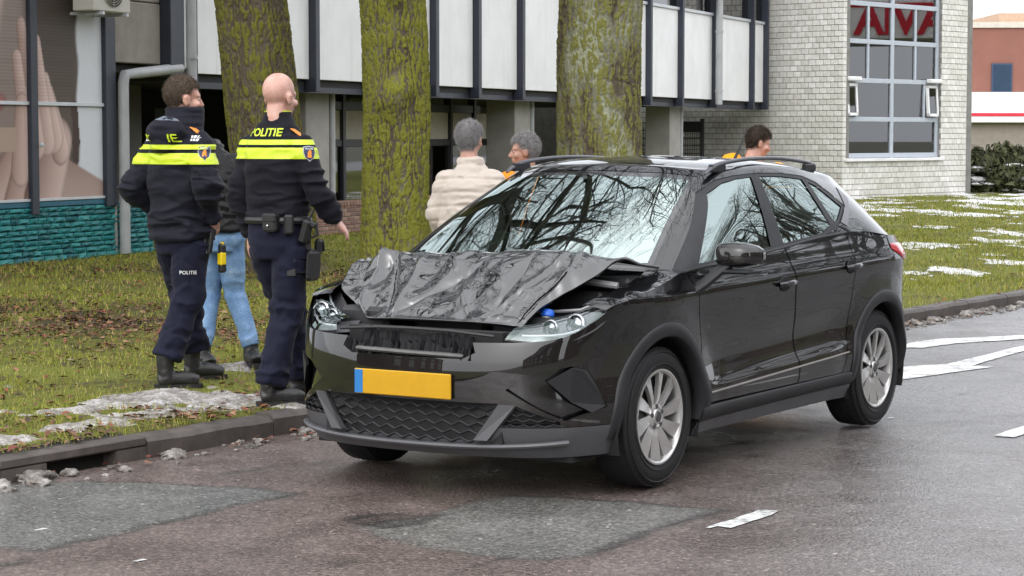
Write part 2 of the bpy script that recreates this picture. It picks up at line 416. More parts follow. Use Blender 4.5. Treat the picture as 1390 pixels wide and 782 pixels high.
def bare_mask(x, y):
    """leaf litter / trodden bare patches"""
    s, d = to_sd(x, y)
    m = 1.1*np.exp(-(((x+4.6)/1.9)**2+((y-19.0)/1.7)**2)) + .9*np.exp(-(((x+2.5)/1.3)**2+((y-17.2)/1.2)**2))
    m += .55*np.exp(-((d-.35)/.4)**2) * (.5+fbm(x*1.2, y*1.2, 0, 21, 3))
    m += .8*np.exp(-(((x+5.5)/4.5)**2+((y-25)/1.6)**2))
    m += .6*np.exp(-(((x+2.6)/1.1)**2+((y-24.5)/.9)**2))+.6*np.exp(-(((x+1.3)/1.0)**2+((y-23.7)/.9)**2))
    return np.clip(m*(.75+.9*fbm(x*2.2, y*2.2, 0, 33, 4)), 0, 1)
attr_f(verge, bare_mask(gx.ravel(), gy.ravel()), 'bare')

# ---- snow masks (old dirty snow)
def snow_h(x, y):
    s, d = to_sd(x, y)
    n = fbm(x*1.6, y*1.6, 0, 41, 4); n2 = fbm(x*6, y*6, 0, 47, 3)
    # strip on the near verge behind the kerb
    a = np.exp(-((d-.52)/.30)**2)*sstep(-2.2, -.6, s)*sstep(4.6, 3.3, s)*.060 - .042 + .052*n + .028*n2
    a2 = np.exp(-(((s-2.0)/1.5)**2+((d-.95)/.4)**2))*.05 - .042 + .045*n + .026*n2
    a = np.maximum(a, a2)
    a3 = np.exp(-(((x+1.75)/.45)**2+((y-14.35)/.22)**2))*.05 - .02 + .02*n2
    a = np.maximum(a, a3)
    # right-hand lawn
    nl = fbm(x*1.25+3, y*.48, 0, 61, 5, .62)
    r = (.042*nl - .0145 + .012*np.exp(-((d-1.6)/1.2)**2)+.010*sstep(30, 52, y))*sstep(2.9, 3.6, x)*sstep(.45, .9, d)
    r = np.where(x > 2.9, r, -1)
    return np.maximum(np.where(x < 2.6, a, -1), r)
# ================================================================== grass, leaves, snow
def frustum_pts(n, y0, y1, rs, extra=.4):
    Y = y0*np.exp(rs.random(n)*math.log(y1/y0)); X = (rs.random(n)*2-1)*(.24*Y+extra); return X, Y
def visible_verge(X, Y, dmin=.15):
    s, d = to_sd(X, Y); return d > dmin
M_blade = vcol('grass_blade', .75, var=.2, spec=.25)
def grass():
    rs = np.random.default_rng(11); X, Y = frustum_pts(330000, 10.3, 58, rs); k = visible_verge(X, Y, .11); X, Y = X[k], Y[k]
    s, d = to_sd(X, Y)
    n = fbm(X*.8, Y*.8, 0, 71, 3)+.5*fbm(X*4, Y*4, 0, 73, 2)
    keep = (rs.random(len(X)) < np.clip(.62+.8*n, .08, 1)*(1-.85*bare_mask(X, Y)))
    keep &= snow_h(X, Y) < .012
    X, Y, n, d = X[keep], Y[keep], n[keep], d[keep]; m = len(X)
    Z = verge_z(X, Y)
    tall = (fbm(X*2.5, Y*2.5, 0, 81, 2) > .38) & (d < .5)
    H = (.014+.028*rs.random(m))*(1+1.3*np.clip(fbm(X*6, Y*6, 0, 123, 2), 0, 1))*np.where(tall, 2.1, 1)*np.clip(Y/18, .9, 1.25); Wd = .0017*(Y/11)*(1+rs.random(m)*.8)
    an = rs.random(m)*2*PI; lean = rs.random(m)*.9*H; la = rs.random(m)*2*PI
    dx, dy = np.cos(an)*Wd, np.sin(an)*Wd
    V = np.empty((m, 3, 3)); V[:, 0] = np.stack([X-dx, Y-dy, Z-.004], 1); V[:, 1] = np.stack([X+dx, Y+dy, Z-.004], 1)
    V[:, 2] = np.stack([X+np.cos(la)*lean, Y+np.sin(la)*lean, Z+H], 1)
    o = mk_np('grass', V.reshape(-1, 3), np.arange(3*m).reshape(-1, 3), M_blade)
    pal = np.array([(.165, .185, .022), (.24, .245, .034), (.31, .285, .065), (.36, .295, .12), (.10, .135, .02)])
    w = np.clip(np.stack([.9+n*0, 1.0+n, .8-n*.4, .30-n*.5, .5+n*.6], 1), .05, 3); w /= w.sum(1, keepdims=True)
    idx = (w.cumsum(1) < rs.random(m)[:, None]).sum(1).clip(0, 4); c = pal[idx]*(.8+.4*rs.random((m, 1)))
    attr_col(o, np.repeat(c, 3, 0)); tag(o, 'short mossy winter grass covering the verge and lawn', 'grass', kind='stuff')
grass()
M_leaf = vcol('dead_leaf', .6, var=.25, spec=.4)
def leaves():
    rs = np.random.default_rng(12); X, Y = frustum_pts(110000, 10.3, 40, rs); k = visible_verge(X, Y, .05) ; X, Y = X[k], Y[k]
    p = np.clip(.05+.85*bare_mask(X, Y)+.08*(fbm(X*3, Y*3, 0, 91, 2) > .3), 0, 1)*np.where(X > 2.5, .25, 1); keep = (rs.random(len(X)) < p) & ((snow_h(X, Y) < .004) | (rs.random(len(X)) < .12)); X, Y = X[keep], Y[keep]
    # a few in the gutter
    gs = rs.random(260)*16-3; gd = -.02-.22*rs.random(260)**1.6; ax, ay = rd(gs, gd)
    Z = np.concatenate([np.maximum(verge_z(X, Y), verge_z(X, Y)+snow_h(X, Y).clip(0, .1))+.008, road_z(ax, ay)+.012]); X = np.concatenate([X, ax]); Y = np.concatenate([Y, ay])
    m = len(X); L = (.012+.020*rs.random(m)); Wd = L*(.45+.4*rs.random(m)); an = rs.random(m)*2*PI
    tx, ty = rs.normal(0, .35, m), rs.normal(0, .35, m); cu = rs.random(m)*.5*L
    base = np.array([(-1, 0), (-.3, -.8), (.5, -.6), (1, 0), (.4, .7), (-.4, .75)]); V = np.empty((m, 6, 3))
    for i, (a, b_) in enumerate(base):
        u = a*L*(.9+.2*rs.random(m)); w = b_*Wd*(.8+.4*rs.random(m))
        V[:, i, 0] = X+u*np.cos(an)-w*np.sin(an); V[:, i, 1] = Y+u*np.sin(an)+w*np.cos(an); V[:, i, 2] = Z+.006+u*tx*.6+w*ty*.6+abs(b_)*cu
    F = (np.arange(m)[:, None, None]*6+np.array([[0, 1, 2, 3], [0, 3, 4, 5]])[None]).reshape(-1, 4)
    o = mk_np('dead_leaves', V.reshape(-1, 3), F, M_leaf)
    pal = np.array([(.14, .055, .03), (.10, .05, .032), (.19, .09, .045), (.055, .032, .022), (.22, .13, .07), (.17, .045, .025)])
    attr_col(o, np.repeat(pal[rs.integers(0, 6, m)]*(.7+.6*rs.random((m, 1))), 6, 0)); tag(o, 'scattered brown dead leaves lying on the verge and gutter', 'leaves', kind='stuff')
leaves()

def mat_snow(name, dirt):
    m, nt, bs = newmat(name); v = obj_coord(nt); n = noise(nt, v, 9, 5, .65); n2 = noise(nt, v, 55, 4, .7)
    c = ramp(nt, mixrgb(nt, .45, n, n2), [(.38, tuple(x*.35 for x in dirt)), (.50, tuple(dirt)), (.66, (.62, .62, .63))])
    nt.links.new(c, bs.inputs['Base Color']); bs.inputs['Roughness'].default_value = .55
    bs.inputs['Subsurface Weight'].default_value = .0
    bump(nt, bs, mixrgb(nt, .5, n, n2), .6, .02); return m
def snow(name, x0, x1, y0, y1, st, mat, label, rough):
    xs = np.arange(x0, x1, st[0]); ys = np.arange(y0, y1, st[1]); X, Y = np.meshgrid(xs, ys, indexing='ij')
    Hh = snow_h(X, Y); Z = verge_z(X, Y)+np.where(Hh > 0, Hh*1.0+rough*(fbm(X*25, Y*25, 0, 55, 3)+.4*fbm(X*9, Y*9, 0, 57, 2)), -.02)
    F = grid_faces(len(xs), len(ys)); Hm = Hh.ravel()[F]; s, d = to_sd(X, Y)
    F = F[(Hm.max(1) > 0) & (d.ravel()[F].min(1) > .02)]
    used = np.unique(F); re = np.full(X.size, -1); re[used] = np.arange(len(used))
    o = mk_np(name, np.stack([X, Y, Z], -1).reshape(-1, 3)[used], re[F], mat, None, True); tag(o, label, 'snow', kind='stuff')
snow('snow', -3.4, 1.2, 10.4, 15.4, (.016, .016), mat_snow('dirty_snow', (.27, .245, .225)), 'strip of dirty old snow lying behind the left kerb', .012)
snow('snow', 2.9, 15, 17.2, 62, (.03, .06), mat_snow('lawn_snow', (.62, .62, .63)), 'thin melting snow patches on the right lawn', .004)

# ---- slush clumps in the gutter: separate lumps along the kerb foot, one mass
def slush():
    rs = np.random.default_rng(5); V = []; F = []; off = 0
    bm = bmesh.new(); bmesh.ops.create_icosphere(bm, subdivisions=3, radius=1); base = np.array([v.co[:] for v in bm.verts]); bf = np.array([[v.index for v in f.verts] for f in bm.faces]); bm.free()
    for i in range(800):
        s = rs.random()*25-3.2
        dens = .5+.6*float(fbm(np.array([s*.9]), np.array([3.3]), 0, 5, 2)[0])
        if s > 6.5: dens = .75
        if rs.random() > dens+.25: continue
        if 4.2 < s < 9.0 and rs.random() < .6: continue
        d = -.03-.24*rs.random()**1.7; r = .012+.045*rs.random()**2*(1 if d > -.2 else .5)
        if s > 8: r *= .8
        x, y = rd(s, d); p = base*np.array([1.35, 1.0, .72])*r
        nn = 1+.45*fbm(base[:, 0]*2.4+i, base[:, 1]*2.4, base[:, 2]*2.4, 3, 3)+.25*vnoise(base[:, 0]*7+i, base[:, 1]*7, base[:, 2]*7, 9); p = p*nn[:, None]
        a = rs.random()*2*PI; R = np.array([[math.cos(a), -math.sin(a), 0], [math.sin(a), math.cos(a), 0], [0, 0, 1]])
        p = p@R.T+np.array([x, y, float(road_z(x, y))+.25*r]); V.append(p); F.append(bf+off); off += len(base)
    m, nt, bs = newmat('grey_slush'); v = obj_coord(nt); n = noise(nt, v, 14, 5, .7)
    c = ramp(nt, n, [(.36, (.05, .042, .036)), (.52, (.19, .17, .155)), (.68, (.42, .40, .38))]); nt.links.new(c, bs.inputs['Base Color'])
    bs.inputs['Roughness'].default_value = .5; bump(nt, bs, noise(nt, v, 70, 4), .6, .01)
    o = mk_np('slush', np.concatenate(V), np.concatenate(F), m, None, True); tag(o, 'lumps of grey slush piled along the foot of the kerb', 'slush', kind='stuff')
slush()
# ================================================================== long shop and office building on the left
EF = np.array([.3771, .9262]); MF = np.array([.9262, -.3771]); O_F = np.array([-6.06, 26.16])
def fmat(depth=0.0):
    """local frame of the facade: x along it (to the right and away), y outward, z up"""
    o = O_F+MF*depth
    return frame((o[0], o[1], 0), (EF[0], EF[1], 0), (-MF[0], -MF[1], 0), (0, 0, 1))   # local y points INTO the building
FRZ = math.atan2(EF[1], EF[0])
bld = empty('office_building', (O_F[0], O_F[1], 0), FRZ)
tag(bld, 'long office building with white upper panels, dark blue mullions and open undercroft', 'building')
M_blue = plain('dark_blue_steel', (.022, .027, .042), .45, var=.15, vscale=3, spec=.5)
def mat_panel():
    m, nt, bs = newmat('white_panel'); tc = nt.nodes.new('ShaderNodeTexCoord')
    mp = nt.nodes.new('ShaderNodeMapping'); mp.inputs['Scale'].default_value = (9, 9, .45); nt.links.new(tc.outputs['Object'], mp.inputs[0])
    st = noise(nt, mp.outputs[0], 1.0, 5, .65); sp = noise(nt, tc.outputs['Object'], 1.3, 5, .6)
    c = mixrgb(nt, ramp(nt, st, [(.54, (0, 0, 0)), (.75, (.28,)*3)]), (.78, .78, .79), (.50, .49, .46)); c = mixrgb(nt, 1, c, ramp(nt, sp, [(.3, (.90,)*3), (.7, (1.03,)*3)]), 'MULTIPLY')
    nt.links.new(c, bs.inputs['Base Color']); bs.inputs['Roughness'].default_value = .45; return m
M_white = mat_panel()
M_conc = plain('concrete', (.27, .245, .215), .8, var=.22, vscale=2.5, bmp=.3, bscale=30)
M_conc2 = plain('column_concrete', (.30, .285, .265), .8, var=.15, vscale=3, bmp=.2)
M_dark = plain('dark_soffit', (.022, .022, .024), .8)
M_alu = plain('aluminium', (.55, .57, .60), .4, .3, var=.06)
M_pipe = plain('grey_pvc_pipe', (.36, .37, .38), .45, var=.1, vscale=4)
def glass_mat(name, tint, refl=.5, rough=.02, alpha=.5):
    """window glass: a see-through tinted pane with a mirror-like coating"""
    m, nt, bs = newmat(name); nt.nodes.remove(bs); out = nt.nodes['Material Output']
    tr = N(nt, 'ShaderNodeBsdfTransparent'); tr.inputs[0].default_value = (*tint, 1)
    gl = N(nt, 'ShaderNodeBsdfGlossy'); gl.inputs['Roughness'].default_value = rough
    fr = N(nt, 'ShaderNodeFresnel'); fr.inputs['IOR'].default_value = refl
    mx = N(nt, 'ShaderNodeMixShader'); nt.links.new(fr.outputs[0], mx.inputs[0]); nt.links.new(tr.outputs[0], mx.inputs[1]); nt.links.new(gl.outputs[0], mx.inputs[2])
    nt.links.new(mx.outputs[0], out.inputs[0]); return m
M_glass = glass_mat('window_glass', (.55, .62, .62), 3.0)
L_END = 33.48
# upper white panels between mullions (bays in metres along the facade)
bays = [4.48, 8.13, 10.3, 12.58, 14.44, 16.53, 18.9, 21.4, 24.0, 26.27, 28.92, 32.10, 33.40]
for a, b_ in zip(bays[:-1], bays[1:]):
    b = MB(); b.box(a+.07, b_-.07, .06, .14, 2.47, 4.45, bev=.006); b.build('panel', M_white, bld)
    b = MB(); b.box(a+.05, b_-.05, .02, .15, 4.452, 4.52, bev=.005); b.build('sill', M_alu, bld)
    w = MB(); w.box(a+.07, b_-.07, .10, .115, 4.52, 7.4); w.build('window_pane', M_glass, bld)
for x in bays:
    b = MB(); b.box(x-.068, x+.068, -.06, .13, 2.28, 7.6, bev=.008); b.build('mullion', M_blue, bld)
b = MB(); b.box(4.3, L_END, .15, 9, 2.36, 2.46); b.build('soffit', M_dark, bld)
b = MB(); b.box(4.3, L_END, .14, .34, 2.27, 2.358); b.build('edge_beam', M_blue, bld)
b = MB(); b.box(4.2, L_END, 1.4, 1.5, 2.47, 7.4); b.build('inner_wall', plain('inner_wall_grey', (.20, .21, .21), .8), bld)
b = MB(); b.box(-6, L_END, -.1, 9, 7.6, 7.9); b.build('roof', M_dark, bld)
# rainwater pipes
def pipe(x, y, z0, z1, r=.055):
    b = MB(); b.tube([(x, y, z0), (x, y, z1)], r, 14); 
    for z in np.arange(z0+.3, z1, 1.4): b.tube([(x, y, z), (x, y, z+.05)], r*1.18, 14)
    b.build('rain_pipe', M_pipe, bld, True)
pipe(4.25, -.12, 2.35, 7.5, .08); pipe(28.75, -.15, 2.35, 7.5, .085)
b = MB(); b.tube([(4.0, -.1, 2.52), (2.95, -.1, 2.43), (2.62, -.1, 2.40), (2.58, -.1, 2.3), (2.58, -.1, .1)], .07, 12); b.build('rain_pipe', M_pipe, bld, True)
b = MB(); b.box(3.70, 4.06, -.14, .2, 2.40, 7.6, bev=.01); b.build('corner_mullion', M_blue, bld)
b = MB(); b.box(4.08, 4.17, -.1, .15, 2.52, 7.6, bev=.006); b.build('cover_strip', M_white, bld)
# concrete block above the passage between shop and office
b = MB(); b.box(2.53, 3.70, .02, .5, 2.56, 3.36, bev=.012); b.box(2.53, 3.70, .025, .5, 3.372, 7.5, bev=.012); b.build('concrete_fascia', M_conc, bld)
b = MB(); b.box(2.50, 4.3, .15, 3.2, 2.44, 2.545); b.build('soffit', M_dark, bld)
# columns, undercroft walls
for x in (9.35, 18.0, 27.55):
    b = MB(); b.box(x-.55, x+.25, .5, 1.1, -.1, 2.36, bev=.015); b.build('column', M_conc2, bld)
    pipe(x+.42, .55, -.1, 2.36, .06)
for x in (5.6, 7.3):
    b = MB(); b.box(x-.18, x+.18, 1.6, 1.9, -.1, 2.36, bev=.012); b.build('column', plain('shade_column', (.10, .095, .09), .8), bld)  # column concrete darkened in its colour to stand for undercroft shade
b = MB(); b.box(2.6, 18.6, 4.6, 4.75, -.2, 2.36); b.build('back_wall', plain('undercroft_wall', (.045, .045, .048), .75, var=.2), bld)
M_frame_d = plain('dark_frame', (.03, .032, .036), .5)
M_cream = plain('cream_board', (.52, .48, .42), .8, var=.08)
for i, x in enumerate(np.arange(11.2, 18.2, 1.15)):      # dark glazed screen with cream boards, seen behind the two people
    b = MB(); b.box(x-.05, x+.05, 1.6, 1.75, -.1, 2.36); b.build('screen_post', M_frame_d, bld)
    b = MB(); b.box(x+.06, x+1.09, 1.66, 1.70, 1.55, 2.05); b.build('screen_board', M_cream, bld)
    b = MB(); b.box(x+.06, x+1.09, 1.66, 1.69, .0, 1.42); b.build('window_pane', M_glass, bld)
b = MB(); b.box(11.1, 18.4, 1.62, 1.75, 1.43, 1.54); b.build('screen_rail', M_frame_d, bld)
b = MB(); b.box(11.1, 18.4, 1.62, 1.75, 2.06, 2.2); b.build('screen_rail', M_frame_d, bld)

# brick laying: first the bricks that show largest as objects, the others joined
def brick_mesh(w, h, d, bev=.006):
    b = MB(); b.box(0, w, 0, d, 0, h, bev=bev); return b
def lay(parent, x0, x1, z0, z1, bw, bh, jt, y0, depth, mat, limit, local=None, holes=(), order=None, seed=0, rough=0.0, far_mat=None):
    """running-bond wall in the parent's local x-z plane; y0 is the outer face (outward is -y)"""
    rs = random.Random(seed); cells = []; r = 0; z = z0
    while z < z1-.01:
        x = x0-(r % 2)*(bw+jt)/2
        while x < x1-.01:
            a, c = max(x, x0), min(x+bw, x1); zt = min(z+bh, z1); segs = [(a, c)]
            for hx0, hx1, hz0, hz1 in holes:
                if zt > hz0+.005 and z < hz1-.005:
                    ns = []
                    for p, q in segs:
                        if q <= hx0 or p >= hx1: ns.append((p, q))
                        else:
                            if p < hx0: ns.append((p, hx0))
                            if q > hx1: ns.append((hx1, q))
                    segs = ns
            for p, q in segs:
                if q-p > .02: cells.append((p, q, z, zt))
            x += bw+jt
        z += bh+jt; r += 1
    if order: cells.sort(key=order)
    cache = {}; rest = MB()
    for i, (a, c, zz, zt) in enumerate(cells):
        pr = rs.uniform(-rough, rough)
        if i < limit:
            key = (round(c-a, 3), round(zt-zz, 3))
            if key not in cache:
                o = brick_mesh(c-a, zt-zz, depth).build('brick', mat, parent); cache[key] = o.data
            else:
                o = bpy.data.objects.new('brick', cache[key]); COL.objects.link(o); o.parent = parent
            if local is not None: o.matrix_local = local @ Matrix.Translation((a, y0+pr, zz))
            else: o.location = (a, y0+pr, zz)
        else: rest.box(a, c, y0+pr, y0+depth, zz, zt, M=local)
    if rest.v:
        o = rest.build('brick_mass', mat, parent); o['kind'] = 'stuff'

def mat_brick(name, cols, rough=.8, bmp=.4, vs=3.0):
    m, nt, bs = newmat(name)
    oi = N(nt, 'ShaderNodeObjectInfo'); v = obj_coord(nt); geo = N(nt, 'ShaderNodeNewGeometry')
    n0 = N(nt, 'ShaderNodeMath', operation='ADD'); nt.links.new(oi.outputs['Random'], n0.inputs[0]); nt.links.new(geo.outputs['Random Per Island'], n0.inputs[1])
    fr = N(nt, 'ShaderNodeMath', operation='FRACT'); nt.links.new(n0.outputs[0], fr.inputs[0])
    c = ramp(nt, fr.outputs[0], [(i/(len(cols)-1), q) for i, q in enumerate(cols)])
    w = obj_coord(nt, kind='Object'); nn = noise(nt, w, 9, 5, .65)
    c = mixrgb(nt, 1, c, ramp(nt, nn, [(.3, (.8,)*3), (.7, (1.12,)*3)]), 'MULTIPLY')
    nt.links.new(c, bs.inputs['Base Color']); bs.inputs['Roughness'].default_value = rough; bump(nt, bs, noise(nt, w, 35, 4), bmp, .006); return m
M_redbrick = mat_brick('red_brick', [(.19, .10, .075), (.25, .14, .10), (.16, .085, .07), (.30, .19, .14), (.22, .12, .09)])
M_mortar = plain('mortar', (.22, .21, .19), .9, var=.2, vscale=5)
M_mortar_d = plain('dark_mortar', (.20, .195, .185), .9, var=.2, vscale=5)
M_whitebrick = mat_brick('white_brick', [(.64, .62, .575), (.73, .715, .68), (.59, .57, .525), (.77, .76, .73), (.69, .675, .64), (.65, .63, .585)], .75, .25)
# white brick slips seen at the back of the undercroft
for k, (x0, x1) in enumerate([(6.05, 6.75), (8.60, 9.25), (3.55, 4.2)]):
    hb = empty('brick_pier', (x0, 2.9, 0), 0, bld); b = MB(); b.box(0, x1-x0, .012, .2, .7 if k else .5, 2.05); b.build('mortar', M_mortar_d, hb)
    lay(hb, 0, x1-x0, .7 if k else .5, 2.05, .20, .085, .012, 0, .05, M_whitebrick, 400, seed=k)
# low red brick wall in front of the undercroft
lw = empty('low_brick_wall', (O_F[0]+EF[0]*5.2-MF[0]*.2, O_F[1]+EF[1]*5.2-MF[1]*.2, 0), FRZ)
tag(lw, 'low red brick wall beyond the mossy trees under the overhang', 'wall')
b = MB(); b.box(0, 9.5, .012, .26, -.1, .56); b.build('mortar', M_mortar, lw)
lay(lw, 0, 9.5, .0, .50, .21, .055, .012, 0, .1, M_redbrick, 300, order=lambda c: abs(c[0]-3.9), seed=4, rough=.003)
b = MB()
for i in range(86): b.box(i*.11, i*.11+.098, -.015, .275, .505, .575, bev=.006)
b.build('coping', M_redbrick, lw)

# ------------------------------------------------------------------ shop at the left: poster window over a teal brick plinth
shop = empty('shop_front', (O_F[0], O_F[1], 0), FRZ)
tag(shop, 'shop front with a huge hands poster behind dark window posts above a teal plinth', 'shop front')
M_teal = mat_brick('teal_paint_brick', [(.010, .16, .17), (.014, .21, .215), (.008, .11, .13), (.03, .25, .245), (.012, .17, .185)], .6, .9)
b = MB(); b.box(-3.2, 3.45, .03, .4, -.1, .75); b.build('plinth_core', plain('teal_mortar', (.006, .075, .085), .8, var=.3, bmp=.6), shop)
# rough hewn stones of the plinth
def hewn():
    rs = random.Random(3); z = 0.0; r = 0; made = 0
    while z < .72:
        hh = rs.uniform(.06, .085); hh = min(hh, .745-z); x = -2.6-rs.random()*.2
        while x < 3.42:
            w = rs.uniform(.16, .34); w = min(w, 3.44-x)
            if w > .05:
                nx, nz = 5, 4; V = []
                for iy in (0, 1):
                    for i in range(nx):
                        for k in range(nz):
                            u, t = i/(nx-1), k/(nz-1); edge = min(u, 1-u, t, 1-t) == 0
                            dep = .035 if iy else (0 if edge else -.022+rs.uniform(-.014, .014))
                            V.append((x+.006+(w-.012)*u+rs.uniform(-.006, .006), dep, z+.005+(hh-.010)*t+rs.uniform(-.004, .004)))
                F = [(i*nz+k, (i+1)*nz+k, (i+1)*nz+k+1, i*nz+k+1) for i in range(nx-1) for k in range(nz-1)]
                o_ = nx*nz; ring = [i*nz for i in range(nx)]+[(nx-1)*nz+k for k in range(1, nz)]+[i*nz+nz-1 for i in range(nx-2, -1, -1)]+[k for k in range(nz-2, 0, -1)]
                F += [(ring[(q+1) % len(ring)], ring[q], ring[q]+o_, ring[(q+1) % len(ring)]+o_) for q in range(len(ring))]
                MB().add(V, F).build('stone', M_teal, shop); made += 1
            x += w
        z += hh; r += 1
hewn()
b = MB(); b.box(-3.2, 2.35, -.01, .1, .752, .815, bev=.004); b.build('base_strip', plain('petrol_blue', (.012, .11, .17), .5), shop)
b = MB(); b.box(-3.2, 2.30, -.02, .06, .82, .855, bev=.004); b.build('bottom_rail', M_alu, shop)
b = MB(); b.box(-3.2, 2.30, -.02, .06, 1.985, 2.03, bev=.004); b.build('transom', M_alu, shop)
for x, w in ((.68, .075), (2.37, .12), (-1.0, .075)):
    b = MB(); b.box(x-w, x+w, -.05, .1, .66 if x < 2 else .72, 7.5, bev=.008); b.build('window_post', M_blue, shop)
b = MB(); b.box(2.49, 2.53, -.02, .5, .0, 2.5); b.build('side_trim', plain('pale_trim', (.38, .38, .37), .6), shop)
b = MB(); b.box(.76, .82, -.075, -.05, 1.48, 1.53, bev=.006); b.tube([(.79, -.075, 1.505), (.79, -.10, 1.505)], .012, 8); b.build('lock', M_alu, shop)
b = MB(); b.box(-6, 2.6, .5, .7, -.1, 7.5); b.build('rear_wall', plain('shop_dark', (.05, .05, .052), .8), shop)

# the printed poster: close-up of two hands held to a face; flat print made as vertex colours
def poster():
    nx, nz = 200, 330; x0, x1, z0, z1 = -1.4, 2.29, .85, 5.2
    X, Z = np.meshgrid(np.linspace(x0, x1, nx), np.linspace(z0, z1, nz), indexing='ij')
    def lerp(a, b_, t): return np.asarray(a)[None, None]*(1-t[..., None])+np.asarray(b_)[None, None]*t[..., None]
    skin = np.array((.66, .50, .45)); skin_d = np.array((.30, .19, .155)); back = np.array((.26, .20, .175)); pale = np.array((.66, .68, .72))
    C = lerp(back, np.array((.27, .22, .20)), sstep(1.4, 3.2, Z))
    C = np.where((X > .7)[..., None], lerp((.11, .085, .07), (.075, .06, .052), sstep(2.0, 3.6, Z)), C)        # dark hair behind
    w = sstep(1.66, 1.74, X+.03*np.sin(Z*7)+.03*fbm(X*6, Z*3, 0, 3, 3)); C = C*(1-w[..., None])+pale*w[..., None]   # pale wall at the right
    st = (np.abs(X-1.62-.03*np.sin(Z*5)) < .07+.03*fbm(X*4, Z*9, 0, 8, 2)) & (Z < 2.05) & (Z > 1.25); C[st] = (.07, .045, .04)
    def ell(cx, cz, rx, rz, ang):
        c, s = math.cos(ang), math.sin(ang); u = (X-cx)*c+(Z-cz)*s; v = -(X-cx)*s+(Z-cz)*c; return np.sqrt((u/rx)**2+(v/rz)**2), u/rx, v/rz
    def cap(p, q, r0, r1):
        p = np.array(p); q = np.array(q); d = q-p; t = np.clip(((X-p[0])*d[0]+(Z-p[1])*d[1])/(d@d), 0, 1)
        r = r0+(r1-r0)*t; px, pz = p[0]+d[0]*t, p[1]+d[1]*t; L = math.hypot(*d); side = ((X-px)*d[1]-(Z-pz)*d[0])/L
        return np.hypot(X-px, Z-pz)/r, side/r
    def paint(dist, side, lo, hi, soft=.06):
        nonlocal C
        m = sstep(1+soft, 1-soft, dist); sh = np.clip(.55+.55*side, 0, 1); col = lerp(lo, hi, sh); col = col*(1-.35*sstep(.75, 1.0, dist))[..., None]
        C = C*(1-m[..., None])+col*m[..., None]
    # forearm / chest at the bottom right, wrist fan at the left
    d = Z-(1.42-.36*(X-1.2)); m = sstep(.02, -.02, d)*(X > .5); C = C*(1-m[..., None])+lerp((.42, .31, .27), (.30, .21, .18), sstep(.9, 1.4, Z))*m[..., None]
    L_, H_ = skin_d*1.05, skin*1.08
    paint(*cap((-.2, .55), (.55, 1.45), .42, .30), L_, H_)
    paint(*cap((.35, .55), (.75, 1.55), .36, .30), L_, H_)
    paint(*cap((.9, .8), (1.25, 1.55), .40, .30), skin_d*.95, skin*.95)
    for p, q, r0, r1 in [((1.3, 1.45), (1.05, 2.15), .20, .11), ((1.15, 1.6), (.98, 2.3), .22, .10), ((1.0, 1.55), (.80, 2.75), .19, .10), ((.78, 1.5), (.5, 2.95), .19, .095), ((.62, 1.4), (.40, 2.55), .16, .10)]:
        paint(*cap(p, q, r0, r1), L_, H_)
    paint(*cap((.45, 1.2), (.50, 2.0), .20, .14), L_*1.05, H_*1.03)
    # face on the left: cheek with lips
    paint(*cap((-.5, 2.6), (-.2, 3.6), .55, .5), (.36, .28, .25), (.44, .35, .31), .25)
    q, u, v = ell(-.25, 1.95, .42, .15, .25); paint(q, v, (.30, .11, .10), (.42, .17, .15), .2)
    bx = (X < .38) & (Z > 1.42) & (Z < 1.72) & (X > -.6); C[bx] = (.42, .31, .25)
    # fine blind lines in the upper half
    bl = 1-.16*(np.sin(Z*150) > .2)*sstep(2.02, 2.1, Z)*((X < .62) | (X < 1.62)); C = C*bl[..., None]
    V = np.stack([X, 0*X+.012, Z], -1).reshape(-1, 3); o = mk_np('poster', V, grid_faces(nx, nz), None, shop)
    attr_col(o, np.clip(C, 0, 1).reshape(-1, 3)); o.data.materials.append(vcol('poster_print', .45, var=.02, spec=.15))
poster()
b = MB(); b.box(-3.2, 2.30, .02, .03, .85, 7.4); b.build('poster_backing', plain('backing', (.3, .3, .3), .8), shop)

# air conditioner on a bracket at the top of the shop window
ac = empty('air_conditioner', (*(O_F+EF*1.95+MF*.28), 3.13), FRZ); tag(ac, 'cream air conditioner unit high above the poster window', 'air conditioner')
M_ac = plain('ac_cream', (.50, .48, .43), .5, var=.06)
b = MB(); b.box(-.55, .28, -.16, .16, .02, .62, bev=.015); b.build('casing', M_ac, ac)
b = MB(); Mx = frame((-.12, -.162, .33), (1, 0, 0), (0, 0, 1), (0, -1, 0)); b.lathe([(.005, -.0), (.25, -.0)], 32, Mx); b.build('fan_opening', M_dark, ac)
b = MB()
for r in np.linspace(.04, .25, 8): b.lathe([(r-.004, .004), (r+.004, .008), (r-.004, .012)], 32, Mx)
for k in range(8): b.tube([tuple(Mx @ Vector((.04*math.cos(k*PI/4), .04*math.sin(k*PI/4), .008))), tuple(Mx @ Vector((.25*math.cos(k*PI/4), .25*math.sin(k*PI/4), .008)))], .004, 5)
b.build('fan_guard', M_ac, ac)
b = MB()
for i in range(7): b.box(.30 if 0 else .281, .287, -.12, .12, .1+i*.065, .14+i*.065)
b.build('side_vent', M_dark, ac)
for x in (-.4, .15):
    b = MB(); b.box(x-.02, x+.02, -.2, .28, -.02, .018); b.build('bracket', M_alu, ac)

# ================================================================== white brick building at the right
CB = np.array([8.36, 56.0]); DR = np.array([3.7, 4.0])/np.hypot(3.7, 4.0); DL = np.array([-4.0, 3.7])/np.hypot(4.0, 3.7)
wb = empty('white_brick_building', (CB[0], CB[1], 0), 0); tag(wb, 'white brick corner building with a tall grid window beside the lawn', 'building')
ML = frame((0, 0, 0), (-DL[0], -DL[1], 0), (DL[1]*-1*-1, -DL[0], 0), (0, 0, 1))
